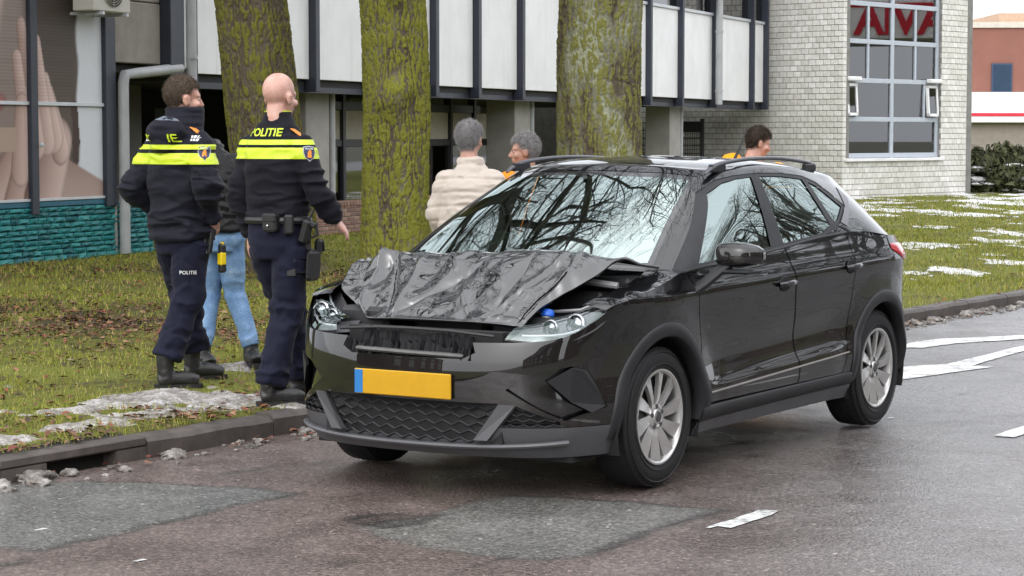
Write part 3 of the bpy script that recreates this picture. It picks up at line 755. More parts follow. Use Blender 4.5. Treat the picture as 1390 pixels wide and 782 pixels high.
# left face: local x runs from left to the corner (x<0 is left), local y into the building
inL = np.array([-DL[1], DL[0]]); inL = inL if inL@(-CB) < 0 else -inL
inR = np.array([-DR[1], DR[0]]); inR = inR if inR@(-CB) < 0 else -inR
ML = frame((0, 0, 0), (-DL[0], -DL[1], 0), (inL[0], inL[1], 0), (0, 0, 1))
MR = frame((0, 0, 0), (DR[0], DR[1], 0), (inR[0], inR[1], 0), (0, 0, 1))
b = MB(); b.box(-9, -.012, .014, .3, -.2, 7, M=ML); b.build('wall', M_mortar_d, wb)
WX0, WX1, WZ0, WZ1 = .14, 4.62, 1.02, 6.4
b = MB()
for q in ((.014, WX0, -.2, 7), (WX1, 5.9, -.2, 7), (WX0, WX1, -.2, WZ0), (WX0, WX1, WZ1, 7)): b.box(q[0], q[1], .014, .3, q[2], q[3], M=MR)
b.build('wall', M_mortar_d, wb)
lay(wb, -2.42, 0, -.05, 5.3, .21, .128, .016, 0, .05, M_whitebrick, 150, ML, order=lambda c: -c[0]+.2*abs(c[2]-2.5), seed=8, rough=.002)
lay(wb, -9, -2.42, -.05, 2.9, .21, .128, .016, 0, .05, M_whitebrick, 60, ML, order=lambda c: abs(c[0]+3.2), seed=9, rough=.002)
lay(wb, 0, 5.9, -.05, 5.5, .21, .128, .016, 0, .05, M_whitebrick, 90, MR, holes=[(WX0, WX1, WZ0, WZ1)], order=lambda c: abs(c[0]-5.2), seed=10, rough=.002)
b = MB(); b.box(5.9, 6.2, .02, 9, -.2, 7, M=MR); b.box(-9, 5.9, 8.9, 9, -.2, 7, M=MR); b.build('rear_wall', M_mortar_d, wb)
M_wf = plain('window_frame_grey', (.42, .46, .52), .45, var=.05)
rows = [1.10, 2.03, 3.02, 4.02, 4.98, 6.3]
cols_ = [.17, 2.40, 4.58]; halves = [1.28, 3.5]
win = empty('grid_window', (0, 0, 0), 0, wb)
def fr(x0, x1, z0, z1, name='frame', y0=.10, y1=.2): b = MB(); b.box(x0, x1, y0, y1, z0, z1, M=MR, bev=.008); b.build(name, M_wf, win)
for x in cols_: fr(x-.07, x+.07, 1.03, 6.35)
for z in rows: fr(.24, 2.33, z-.06, z+.06); fr(2.47, 4.51, z-.06, z+.06)
for x in halves: fr(x-.04, x+.04, 3.08, 3.96); fr(x-.04, x+.04, 4.08, 4.92)
M_glass_b = glass_mat('coated_glass', (.62, .82, .76), 2.4, .012)
def pane(x0, x1, z0, z1): b = MB(); b.box(x0, x1, .145, .155, z0, z1, M=MR); b.build('pane', M_glass_b, win)
for i in range(5):
    segs = [(.24, 1.24), (1.32, 2.33), (2.47, 3.46), (3.54, 4.51)] if i in (2, 3) else [(.24, 2.33), (2.47, 4.51)]
    if i == 1: segs = [(.75, 2.33), (2.47, 3.95)]
    for a, c in segs: pane(a, c, rows[i]+.06, rows[i+1]-.06)
for x0, x1, out in ((.24, .70, .12), (4.0, 4.51, .12)):     # tilted-open white sashes in the second row
    Ms = MR @ Matrix.Translation((0, .08, rows[2]-.08)) @ Matrix.Rotation(math.radians(-4), 4, 'X')
    b = MB(); H = .82
    b.box(x0, x0+.07, -.03, .03, -H, 0, M=Ms); b.box(x1-.07, x1, -.03, .03, -H, 0, M=Ms); b.box(x0, x1, -.03, .03, -.07, 0, M=Ms); b.box(x0, x1, -.03, .03, -H, -H+.07, M=Ms); b.build('sash', M_white, win)
    b = MB(); b.box(x0+.07, x1-.07, -.005, .005, -H+.07, -.07, M=Ms); b.build('pane', M_glass_b, win)
    b = MB(); b.box(x0-.03, x1+.03, -.14, .02, .0, .11, M=MR @ Matrix.Translation((0, .05, rows[2]-.02)), bev=.02); b.build('awning_box', M_white, win)
fr(.72, .80, 2.09, 2.96, 'frame'); fr(3.92, 3.99, 2.09, 2.96, 'frame')
b = MB(); b.box(.08, 4.72, -.08, .16, .95, 1.03, M=MR, bev=.01); b.build('window_sill', M_white, wb)
# room behind the window: back wall, floor slabs, desk with a pink bottle, teal partition
b = MB(); b.box(.05, 5.85, 3.4, 3.5, -.1, 7, M=MR); b.build('room_wall', plain('room_wall', (.45, .46, .43), .8, var=.25, vscale=.8), wb)
b = MB(); b.box(.05, 5.85, .32, 3.4, .3, .36, M=MR); b.build('floor_slab', plain('room_floor', (.25, .24, .22), .7), wb)
b = MB(); b.box(.3, 4.5, .32, .40, 1.08, 1.42, M=MR); b.build('frosted_strip', plain('frosted_teal', (.42, .56, .54), .5), wb)
tag(MB().box(.62, .80, .20, .28, 1.10, 1.55, M=frame((CB[0], CB[1], 0), (DR[0], DR[1], 0), (inR[0], inR[1], 0), (0, 0, 1)), bev=.03).build('pink_holder', plain('pink_plastic', (.80, .12, .42), .4)), 'pink holder standing on the sill inside the grid window', 'holder')
# desks and orange locker inside, seen dimly
def inroom(nm, lab, cat, x0, x1, y0, y1, z0, z1, col):
    o = empty(nm, (CB[0], CB[1], 0)); tag(o, lab, cat); b = MB(); b.box(x0, x1, y0, y1, z0, z1, M=MR, bev=.02); b.build('body', plain(nm+'_mat', col, .6), o)
    b = MB(); b.box(x0+.06, x1-.06, y0-.012, y0+.01, z0+.08, (z0+z1)/2-.03, M=MR); b.box(x0+.06, x1-.06, y0-.012, y0+.01, (z0+z1)/2+.03, z1-.08, M=MR); b.build('door', plain(nm+'_door', tuple(c*.85 for c in col), .55), o)
inroom('cabinet', 'orange-brown cabinet behind the right half of the grid window', 'cabinet', 3.0, 3.9, 1.2, 1.7, .36, 2.9, (.42, .20, .12))
inroom('cabinet', 'pale office cabinet behind the left half of the grid window', 'cabinet', 1.1, 2.1, 1.4, 1.9, .36, 1.95, (.55, .55, .52))
inroom('cabinet', 'dark green cabinet at the far right of the grid window', 'cabinet', 4.0, 4.5, 1.0, 1.5, .36, 2.9, (.10, .18, .16))

# filling station canopy across the side street; its sign mirrors in the grid window
st_r = np.array([.976, .218]); st_t = np.array([.218, -.976])       # away from the window / to the right as seen from it
st = empty('filling_station', (29.7, 62.6, 0), math.atan2(st_t[1], st_t[0])); tag(st, 'filling station canopy with red lettering, mirrored in the grid window', 'filling station')
b = MB(); b.box(-6, 6, 0, 7, 5.0, 6.35, bev=.02); b.build('fascia', M_white, st)
for x in (-4.5, 4.5): b = MB(); b.box(x-.2, x+.2, 3, 3.4, -.1, 5.0); b.build('column', M_alu, st)
cu = bpy.data.curves.new('sign_text', 'FONT'); cu.body = 'AVIA'; cu.size = 1.45; cu.offset = .045; cu.extrude = .02; cu.resolution_u = 2
cu.materials.append(plain('sign_red', (.55, .012, .03), .4)); t0 = bpy.data.objects.new('sign_text', cu); COL.objects.link(t0); bpy.context.view_layer.update()
tm_ = bpy.data.meshes.new_from_object(t0.evaluated_get(bpy.context.evaluated_depsgraph_get())); bpy.data.objects.remove(t0)
to = link('sign_letters', tm_, None, st); to.location = (-2.15, -.03, 5.18); to.rotation_euler = (PI/2, 0, 0)
b = MB(); b.box(-6.0, -2.6, -.03, .0, 5.15, 5.95); b.build('red_panel', plain('sign_red', (.55, .012, .03), .4), st)
b = MB(); b.box(-6, 6, -.02, 0, 6.1, 6.25); b.build('red_line', plain('sign_red', (.55, .012, .03), .4), st)

# wire mesh gate and fence in front of the white brick wall
def to_world_L(x, y, z): return tuple(Vector((CB[0], CB[1], 0)) + ML @ Vector((x, y, z)))
def mesh_fence(x0, x1, lab, gate=False):
    o = empty('mesh_gate' if gate else 'mesh_fence', (CB[0], CB[1], 0)); tag(o, lab, 'gate' if gate else 'fence'); y = -1.2
    for x in (x0, x1): b = MB(); b.box(x-.04, x+.04, y-.04, y+.04, -.1, 2.05, M=ML); b.build('post', M_frame_d, o)
    b = MB()
    for x in np.arange(x0+.1, x1-.03, .075): b.tube([tuple(ML @ Vector((x, y, .1))), tuple(ML @ Vector((x, y, 1.98)))], .007, 4)
    b.build('bar_panel', M_frame_d, o)
    for z in np.arange(.15, 2.0, .2):
        b = MB(); b.tube([tuple(ML @ Vector((x0, y+.01, z))), tuple(ML @ Vector((x1, y+.01, z)))], .012, 4); b.build('rail', M_frame_d, o)
    return o
mesh_fence(-6.9, -5.15, 'dark wire mesh fence between the big right tree and the concrete column')
g = mesh_fence(-4.35, -3.55, 'narrow dark gate with a black sign plate on top', True)
b = MB(); b.box(-4.3, -3.6, -1.26, -1.2, 1.70, 1.98, M=ML); b.build('sign_plate', M_frame_d, g)

# ================================================================== far red building with a white canopy band
fb = empty('red_building', (15, 95, 0)); tag(fb, 'distant red rendered building with white fascia and red stripe', 'building')
M_redr = plain('red_render', (.20, .082, .060), .8, var=.12, vscale=.6)
b = MB(); b.box(3.9, 30, 2, 12, 3.4, 6.3); b.build('wall', M_redr, fb)
b = MB(); b.box(3.8, 30, 1.9, 12, 6.3, 6.55); b.build('parapet', plain('pale_stone', (.5, .46, .4), .8), fb)
b = MB(); b.box(6.9, 30, 5, 12, 6.55, 7.1); b.build('roof_block', plain('tan_render', (.45, .31, .22), .8), fb)
b = MB(); b.box(4.6, 5.6, 5, 7, 6.55, 7.0); b.build('roof_unit', M_white, fb)
b = MB(); b.box(3.5, 30, -2, 2, 2.15, 3.42, bev=.02); b.build('fascia', M_white, fb)
b = MB(); b.box(3.5, 30, -2.03, -1.99, 2.42, 2.55); b.build('red_stripe', plain('signal_red', (.60, .02, .05), .5), fb)
wn = empty('window', (0, 0, 0), 0, fb)
b = MB(); b.box(5.95, 6.85, 1.93, 2.02, 3.5, 4.75); b.build('frame', plain('navy_frame', (.03, .05, .10), .5), wn)
b = MB(); b.box(6.02, 6.78, 1.90, 1.94, 3.56, 4.68); b.build('pane', plain('dark_pane', (.03, .05, .08), .1), wn)
b = MB(); b.box(3.6, 30, -1.6, 1.9, -.3, 2.15); b.build('lower_wall', plain('taupe_brick', (.26, .23, .20), .85, var=.1, vscale=3), fb)
b = MB()
for i, z in enumerate(np.arange(-.2, 2.1, .12)): b.box(3.6, 30, -1.615, -1.59, z, z+.1)
b.build('brick_course', plain('taupe_brick', (.26, .23, .20), .85), fb)
# ================================================================== trees
def mat_bark(name, moss, grey, mossy):
    m, nt, bs = newmat(name); v = obj_coord(nt)
    a = nt.nodes.new('ShaderNodeAttribute'); a.attribute_name = 'hgt'
    va = obj_coord(nt, (1, 1, .3)); n1 = noise(nt, va, 2.6, 5, .65); n2 = noise(nt, va, 24, 5, .7); n3 = noise(nt, v, 90, 4, .7)
    wood = ramp(nt, n2, [(.3, (.055, .042, .030)), (.7, (.125, .105, .078))])
    wood = mixrgb(nt, ramp(nt, n1, [(.45, (0, 0, 0)), (.62, (1, 1, 1))]), wood, tuple(grey))
    mo = ramp(nt, n3, [(.25, tuple(x*.55 for x in moss)), (.6, tuple(moss)), (.8, tuple(min(1, x*1.45) for x in moss))])
    k = mixrgb(nt, .5, n1, n2)
    am = N(nt, 'ShaderNodeMath', operation='MULTIPLY_ADD'); nt.links.new(a.outputs['Fac'], am.inputs[0]); am.inputs[1].default_value = .55; nt.links.new(k, am.inputs[2])
    f = ramp(nt, am.outputs[0], [(mossy, (0, 0, 0)), (mossy+.14, (1, 1, 1))])
    c = mixrgb(nt, f, wood, mo); nt.links.new(c, bs.inputs['Base Color']); bs.inputs['Roughness'].default_value = .92; bs.inputs['Specular IOR Level'].default_value = .15
    bump(nt, bs, mixrgb(nt, .5, n2, n3), .7, .012); return m
M_branch = plain('branch_bark', (.060, .055, .045), .9, var=.3, vscale=3)
def trunk_mesh(name, axis, rad, mat, parent, seed, burls=()):
    """axis(z)->(x,y) centre, rad(z)->radius"""
    nt_ = 300; zs = np.concatenate([np.linspace(-.15, 3.7, 560), np.linspace(3.8, 7.5, 40)]); th = np.linspace(0, 2*PI, nt_, endpoint=False)
    Z, T = np.meshgrid(zs, th, indexing='ij'); R = rad(Z); cx, cy = axis(Z)
    ux, uy = np.cos(T)*R, np.sin(T)*R
    wx = fbm(ux*3, uy*3, Z*2.2, seed, 3)*.09; q = 1/.038
    r1 = np.abs(fbm((ux+wx)*q, (uy+wx*.7)*q, Z/.17+wx*3, seed+3, 3)); r2 = np.abs(fbm((ux+wx)*q*2.1, uy*q*2.1, Z/.075, seed+9, 2))
    ridge = 1-np.clip(np.minimum(r1*2.6, r2*2.6+.28), 0, 1)         # 1 in the furrows
    h = 1-ridge**1.6; lump = fbm(ux*2.6, uy*2.6, Z*1.1, seed+21, 3)
    Rn = R*(1+.05*lump)+.024*(h-.75)+.006*fbm(ux*60, uy*60, Z*40, seed+5, 2)
    for bz, bt, br, bh in burls:
        dd = np.sqrt(((Z-bz)/br)**2+((np.angle(np.exp(1j*(T-bt))))*R/br)**2); Rn += bh*np.exp(-dd**2*1.5)
    # root flare
    fl = np.exp(-np.clip(Z+.05, 0, 9)/.22); Rn *= 1+fl*(.32+.20*np.cos(T*5+seed))
    V = np.stack([cx+np.cos(T)*Rn, cy+np.sin(T)*Rn, Z], -1).reshape(-1, 3)
    o = mk_np(name, V, grid_faces(len(zs), nt_, False, True), mat, parent, True); attr_f(o, np.clip(h, 0, 1).ravel(), 'hgt'); return o
def crown(parent, start, r0, seed, height=16, name='crown'):
    rs = random.Random(seed); b = MB()
    def branch(p, d, L, r, lev):
        n = 5 if lev < 2 else 4; pts = [p.copy()]; rr = [r]; dd = d.copy()
        for i in range(n):
            dd = (dd + Vector((rs.gauss(0, .16), rs.gauss(0, .16), rs.gauss(.03, .12)))*(1+.35*lev)*.8).normalized(); p = p+dd*(L/n); pts.append(p.copy()); rr.append(r*(1-.62*(i+1)/n))
        b.tube(pts, rr, 6 if lev == 0 else 5 if lev == 1 else 3, cap=False)
        if lev >= 4: return
        k = (5, 5, 4, 4)[lev]
        for j in range(k):
            t = rs.uniform(.25, 1.0) if lev else rs.uniform(.35, 1.0); i = min(int(t*n), n-1); q = pts[i].lerp(pts[i+1], t*n-i if t < 1 else 1)
            ax = Vector((rs.gauss(0, 1), rs.gauss(0, 1), rs.gauss(.1, .6))).normalized(); nd = (dd*.75+ax*.85).normalized()
            branch(q, nd, L*rs.uniform(.48, .72), max(.006, rr[i]*rs.uniform(.4, .62)), lev+1)
    for k in range(5):
        a = k*2*PI/5+rs.uniform(-.4, .4); d = Vector((math.cos(a)*.95, math.sin(a)*.95, .85)).normalized()
        branch(Vector(start)+Vector((0, 0, rs.uniform(-1.2, .1))), d, rs.uniform(6.5, 9.0), r0*.5, 0)
    branch(Vector(start)-Vector((0, 0, .3)), Vector((.1, 0, 1)), 9, r0*.8, 0)
    o = b.build(name, M_branch, parent, True, fixn=False); return o
moss1 = (.175, .170, .032)
def big_tree(name, lab, xb, yb, xt, dia, mat, seed, burls=(), group='big mossy trees behind the car'):
    z0 = float(verge_z(np.array([xb]), np.array([yb]))[0]); t = empty('mossy_tree', (xb, yb, z0)); tag(t, lab, 'tree', group)
    sl = (xt-xb)/3.05
    ax = lambda Z: (sl*Z+.03*np.sin(Z*1.3+seed), .02*np.sin(Z*.9+seed*2))
    rad = lambda Z: dia/2*(1-.012*Z)+0*Z
    trunk_mesh('trunk', ax, rad, mat, t, seed, burls); cx, cy = ax(np.array(7.4))
    crown(t, (float(cx), float(cy), 7.4), dia/2*.9, seed); return t
MB1 = mat_bark('bark_mossy_brown', moss1, (.125, .105, .075), .78)
MB2 = mat_bark('bark_mossy_yellow', (.195, .195, .034), (.15, .14, .095), .64)
MB3 = mat_bark('bark_grey_green', (.195, .19, .055), (.29, .30, .22), .78)
big_tree('t', 'leaning mossy tree trunk behind the bald officer', -2.56, 25.0, -2.95, .86, MB1, 3)
big_tree('t', 'straight bright green mossy trunk between the officers and the beige jacket', -1.24, 24.0, -1.31, .74, MB2, 5, [(1.92, -1.7, .20, .10), (2.05, -1.3, .16, .07), (3.0, -1.4, .15, .07)])
t3 = big_tree('t', 'thickest grey-green mossy trunk behind the car roof', .98, 25.0, 1.02, .98, MB3, 8)
# bare trees of the same row along the street to the right, out of frame (they mirror in the side windows)
def copy_tree(src, loc, rz, sc, lab):
    c = src.copy(); COL.objects.link(c); c.location = loc; c.rotation_euler = (0, 0, rz); c.scale = (sc,)*3; c['label'] = lab; c['group'] = 'street trees beside the road'
    for ch in src.children:
        k = ch.copy(); COL.objects.link(k); k.parent = c
for i, (x, y, rz, sc) in enumerate([(31, 24, 1.1, .95), (36, 33.0, 2.6, 1.05), (28, 33, 4.2, .9), (-6.6, 14.6, 2.0, .9), (-9.5, 22, 5.1, 1.0)]):
    copy_tree(t3, (x, y, 0), rz, sc, ['bare street tree off the right edge, nearest the car', 'bare street tree off the right edge, farther up the road', 'bare street tree off the right edge, across the road', 'bare verge tree off the left edge, nearest the officers', 'bare verge tree off the left edge beside the shop'][i])

# evergreen shrub by the white brick building
def shrub():
    o = empty('evergreen_shrub', (13.2, 62.5, 0)); tag(o, 'dark evergreen shrub with snow patches beside the white brick building', 'shrub')
    rs = np.random.default_rng(4); n = 9000; ph = rs.random(n)*2*PI; ct = rs.random(n); R = rs.random(n)**.35
    st = np.sqrt(1-ct**2); lob = 1+.28*fbm(np.cos(ph)*2, np.sin(ph)*2, ct*3, 5, 3)
    X = 2.6*R*st*np.cos(ph)*lob+.6; Y = 1.4*R*st*np.sin(ph)*lob; Zz = 1.25*R*ct*lob
    V = np.empty((n, 3, 3)); d = rs.normal(0, .085, (n, 3, 3)); V[:] = np.stack([X, Y, Zz], 1)[:, None, :]+d
    f = mk_np('crown', V.reshape(-1, 3), np.arange(3*n).reshape(-1, 3), vcol('shrub_leaf', .8), o)
    attr_col(f, np.repeat(np.array([(.055, .06, .025)])*(.5+1.1*rs.random((n, 1))), 3, 0))
    b = MB()
    for k in range(9): a = k*.7; b.tube([(.6, 0, 0), (.6+1.2*math.cos(a), .7*math.sin(a), .9)], [.03, .01], 5)
    b.build('trunk', M_branch, o)
    bs = bmesh.new()
    for k in range(26):
        bmesh.ops.create_icosphere(bs, subdivisions=2, radius=1, matrix=Matrix.Translation((rs.normal(1.8, 1.1), -1.25+rs.random()*.6, rs.random()*.8)) @ Matrix.Diagonal((.18+.35*rs.random(), .2, .045+.04*rs.random(), 1)))
    me = bpy.data.meshes.new('snow_cap'); bs.to_mesh(me); bs.free(); s = link('snow_cap', me, MATS['lawn_snow'], o, True); s['kind'] = 'stuff'
shrub()
# unseen brick houses round the street, added to darken car reflections and low skylight
M_hb = plain('house_brick', (.13, .082, .062), .85, var=.25, vscale=1); M_ht = plain('house_tiles', (.06, .045, .04), .8)
def house_row(sx, dx, L, rz, lab):
    x, y = rd(sx, dx); hs = empty('added_brick_house', (float(x), float(y), 0), rz); tag(hs, lab, 'house', 'added unseen brick houses around the street')
    b = MB(); b.box(-L, L, 0, 8, -.1, 6.2); b.build('wall', M_hb, hs)
    b = MB(); b.add([(-L-.3, -.4, 6.1), (L+.3, -.4, 6.1), (L+.3, 8.4, 6.1), (-L-.3, 8.4, 6.1), (-L-.3, 4, 10.2), (L+.3, 4, 10.2)], [(0, 1, 5, 4), (2, 3, 4, 5), (0, 4, 3), (1, 2, 5), (0, 3, 2, 1)]); b.build('roof', M_ht, hs)
    for i in range(int(L*2/5)):
        for z in (.9, 3.6):
            w_ = empty('window', (-L+1.6+i*5, 0, z), 0, hs); b = MB(); b.box(0, 1.8, -.06, .04, 0, 1.5); b.build('frame', M_white, w_); b = MB(); b.box(.08, 1.72, -.08, -.05, .08, 1.42); b.build('pane', M_glass, w_)
house_row(8, -23, 14, TA+PI, 'unseen brown brick house row added across the road behind the viewpoint, darkening reflections')
house_row(44, -21, 18, TA+PI, 'unseen brown brick house row added across the road off the right edge, darkening reflections')
house_row(-28, -22, 16, TA+PI, 'unseen brown brick house row added behind the viewpoint on the left, darkening reflections')
house_row(-34, 16, 13, TA, 'unseen brown brick house row added beyond the left edge on the shop side')
# ================================================================== the damaged car
CAR = empty('crashed_car', (-.4878, 9.8423, .004), 1.0106650)
tag(CAR, 'black compact crossover car with a crumpled bonnet standing on the wet road', 'car')
# local frame: x backwards from the front bumper, y to the car's right, z up.  The code below writes yl = left positive.
def mat_carpaint():
    m, nt, bs = newmat('black_car_paint'); v = obj_coord(nt)
    bs.inputs['Base Color'].default_value = (.006, .006, .007, 1); bs.inputs['Roughness'].default_value = .3; bs.inputs['Specular IOR Level'].default_value = .02
    bs.inputs['Coat Weight'].default_value = 1; bs.inputs['Coat IOR'].default_value = 1.62
    n = noise(nt, v, 5, 5, .65); nt.links.new(ramp(nt, n, [(.35, (.0,)*3), (.7, (.035,)*3)]), bs.inputs['Coat Roughness'])
    # road grime towards the sills
    sep = N(nt, 'ShaderNodeSeparateXYZ'); nt.links.new(v, sep.inputs[0]); mr = N(nt, 'ShaderNodeMapRange'); nt.links.new(sep.outputs[2], mr.inputs[0])
    mr.inputs[1].default_value = .85; mr.inputs[2].default_value = .3; mr.inputs[3].default_value = 0; mr.inputs[4].default_value = 1
    ml = N(nt, 'ShaderNodeMath', operation='MULTIPLY'); nt.links.new(mr.outputs[0], ml.inputs[0]); nt.links.new(ramp(nt, noise(nt, v, 3, 5, .7), [(.3, (0,)*3), (.75, (.9,)*3)]), ml.inputs[1])
    c = mixrgb(nt, ml.outputs[0], (.005, .005, .006), (.030, .025, .022)); nt.links.new(c, bs.inputs['Base Color']); return m
M_paint_c = mat_carpaint()
M_gloss = plain('gloss_black_trim', (.008, .008, .009), .12, var=0, coat=1)
M_plast = plain('grey_black_plastic', (.017, .017, .019), .5, var=.18, vscale=8, bmp=.12, bscale=300, spec=.32)
M_plast_l = plain('grey_valance_plastic', (.070, .070, .076), .42, var=.12, vscale=8)
M_rub = plain('tyre_rubber', (.012, .012, .013), .62, var=.2, vscale=9, bmp=.2, bscale=90, spec=.3)
M_void = plain('engine_void', (.008, .008, .009), .8, var=0)
M_alloy = plain('alloy_silver', (.56, .55, .54), .33, .75, var=.08, vscale=12)
M_alloy_d = plain('alloy_dark', (.07, .07, .075), .45, .4, var=.1)
M_chrome = plain('chrome', (.80, .80, .82), .12, 1, var=0)
def car_glass(name, tint, ior):
    m, nt, bs = newmat(name); nt.nodes.remove(bs); out = nt.nodes['Material Output']
    tr = N(nt, 'ShaderNodeBsdfTransparent'); tr.inputs[0].default_value = (*tint, 1)
    gl = N(nt, 'ShaderNodeBsdfGlossy'); gl.inputs['Roughness'].default_value = .012; gl.inputs[0].default_value = (.86, 1.0, .97, 1)
    fr = N(nt, 'ShaderNodeFresnel'); fr.inputs['IOR'].default_value = ior
    mx = N(nt, 'ShaderNodeMixShader'); nt.links.new(fr.outputs[0], mx.inputs[0]); nt.links.new(tr.outputs[0], mx.inputs[1]); nt.links.new(gl.outputs[0], mx.inputs[2]); nt.links.new(mx.outputs[0], out.inputs[0]); return m
M_wsg = car_glass('windscreen_glass', (.58, .78, .70), 5.4)
M_sdg = car_glass('side_glass', (.34, .46, .43), 5.0)

def pch(xs, ys):
    """shape-preserving cubic through key values"""
    xs = np.array(xs, float); ys = np.array(ys, float); h = np.diff(xs); d = np.diff(ys)/h; m = np.zeros(len(xs)); m[0], m[-1] = d[0], d[-1]
    for i in range(1, len(xs)-1):
        if d[i-1]*d[i] > 0:
            w1, w2 = 2*h[i]+h[i-1], h[i]+2*h[i-1]; m[i] = (w1+w2)/(w1/d[i-1]+w2/d[i])
    def f(x):
        x = np.clip(np.asarray(x, float), xs[0], xs[-1]); i = np.clip(np.searchsorted(xs, x)-1, 0, len(xs)-2); t = (x-xs[i])/h[i]
        return (ys[i]*(2*t**3-3*t**2+1)+ys[i+1]*(3*t*t-2*t**3)+h[i]*(m[i]*(t**3-2*t*t+t)+m[i+1]*(t**3-t*t)))
    return f
def catmull(P, n, mirror=False):
    """dense curve through control points (k,dim); mirror: reflect y at both ends for a symmetric body"""
    P = np.asarray(P, float)
    if mirror:
        r = np.array([1, -1, 1]); a, b_ = P[1]*r, P[-2]*r
    else: a, b_ = 2*P[0]-P[1], 2*P[-1]-P[-2]
    Q = np.vstack([a, P, b_]); out = []
    for i in range(len(P)-1):
        p0, p1, p2, p3 = Q[i:i+4]
        for t in np.linspace(0, 1, n, endpoint=False):
            out.append(.5*((2*p1)+(-p0+p2)*t+(2*p0-5*p1+4*p2-p3)*t*t+(-p0+3*p1-3*p2+p3)*t**3))
    out.append(P[-1]); return np.array(out)

# --- lower body
PLAN = catmull([(0, 0, 0), (.015, .25, 0), (.06, .48, 0), (.15, .655, 0), (.30, .775, 0), (.52, .845, 0), (.86, .872, 0), (1.3, .865, 0), (1.8, .863, 0), (2.3, .864, 0), (2.8, .868, 0), (3.4, .876, 0), (3.72, .858, 0), (3.93, .77, 0), (4.05, .58, 0), (4.11, .30, 0), (4.12, 0, 0)], 14, True)
XR, YR = PLAN[:, 0], PLAN[:, 1]
FX = pch([.18, .24, .30, .40, .52, .62, .70, .78, .90], [.10, .045, .02, .0, -.005, .0, .02, .07, .16])
RX = pch([.18, .25, .35, .5, .62, .72, .85, .95, 1.05], [-.12, -.06, -.02, 0, 0, -.03, -.05, -.075, -.10])
DY = pch([.18, .25, .33, .42, .55, .66, .78, .872, .888, .93, 1.0, 1.10], [-.075, -.045, -.012, .002, -.010, -.008, .0, .008, .004, -.016, -.042, -.080])
ZT = pch([-.02, .1, .2, .32, .45, .6, .9, 1.06, 1.6, 2.23, 2.76, 3.2, 3.6, 4.2], [.705, .715, .735, .80, .868, .895, .945, .977, 1.008, 1.047, 1.083, 1.095, 1.06, 1.035])
def body_xyz(xr, yr, z):
    wf = np.clip(1-xr/.55, 0, 1)**1.3; wr = np.clip((xr-3.55)/.55, 0, 1)**1.3
    zz = z-np.clip((xr-1.1)*.022, 0, .055)*sstep(.70, .86, z)
    x = xr+FX(z)*wf+RX(z)*wr; k = np.clip(yr/.86, 0, 1); y = yr+DY(zz)*k
    side = sstep(1.15, 1.5, xr)*sstep(3.15, 2.7, xr); zl = .44+.075*(xr-1.3)/1.6
    y = y+side*(.016*sstep(zl+.02, zl-.035, z)*sstep(.25, .38, z) - .014*np.exp(-((z-zl-.10)/.07)**2))
    ff = np.clip(1-np.abs(np.hypot(xr-.86, z-.325)-.43)/.12, 0, 1)+np.clip(1-np.abs(np.hypot(xr-3.41, z-.325)-.43)/.12, 0, 1)
    return x, y+.010*ff*np.clip(k, 0, 1)**3, z+0*xr
NZ = 56; T = np.linspace(0, 1, NZ)
Z_lo = .20+0*XR
gX = np.empty((len(XR), NZ, 3))
for j, t in enumerate(T):
    z = Z_lo+(ZT(XR)-Z_lo)*t; a, b_, c = body_xyz(XR, YR, z); gX[:, j] = np.stack([a, b_, c], 1)
def yside(x, z):
    """half width of the lower body at a length and height (scalar or arrays)"""
    x = np.atleast_1d(np.asarray(x, float)); z = np.atleast_1d(np.asarray(z, float))+0*x; out = np.empty(len(x))
    for i in range(len(x)):
        a, b_, _ = body_xyz(XR, YR, np.full(len(XR), z[i])); k = slice(6, len(XR)-6); out[i] = np.interp(x[i], a[k], b_[k])
    return out

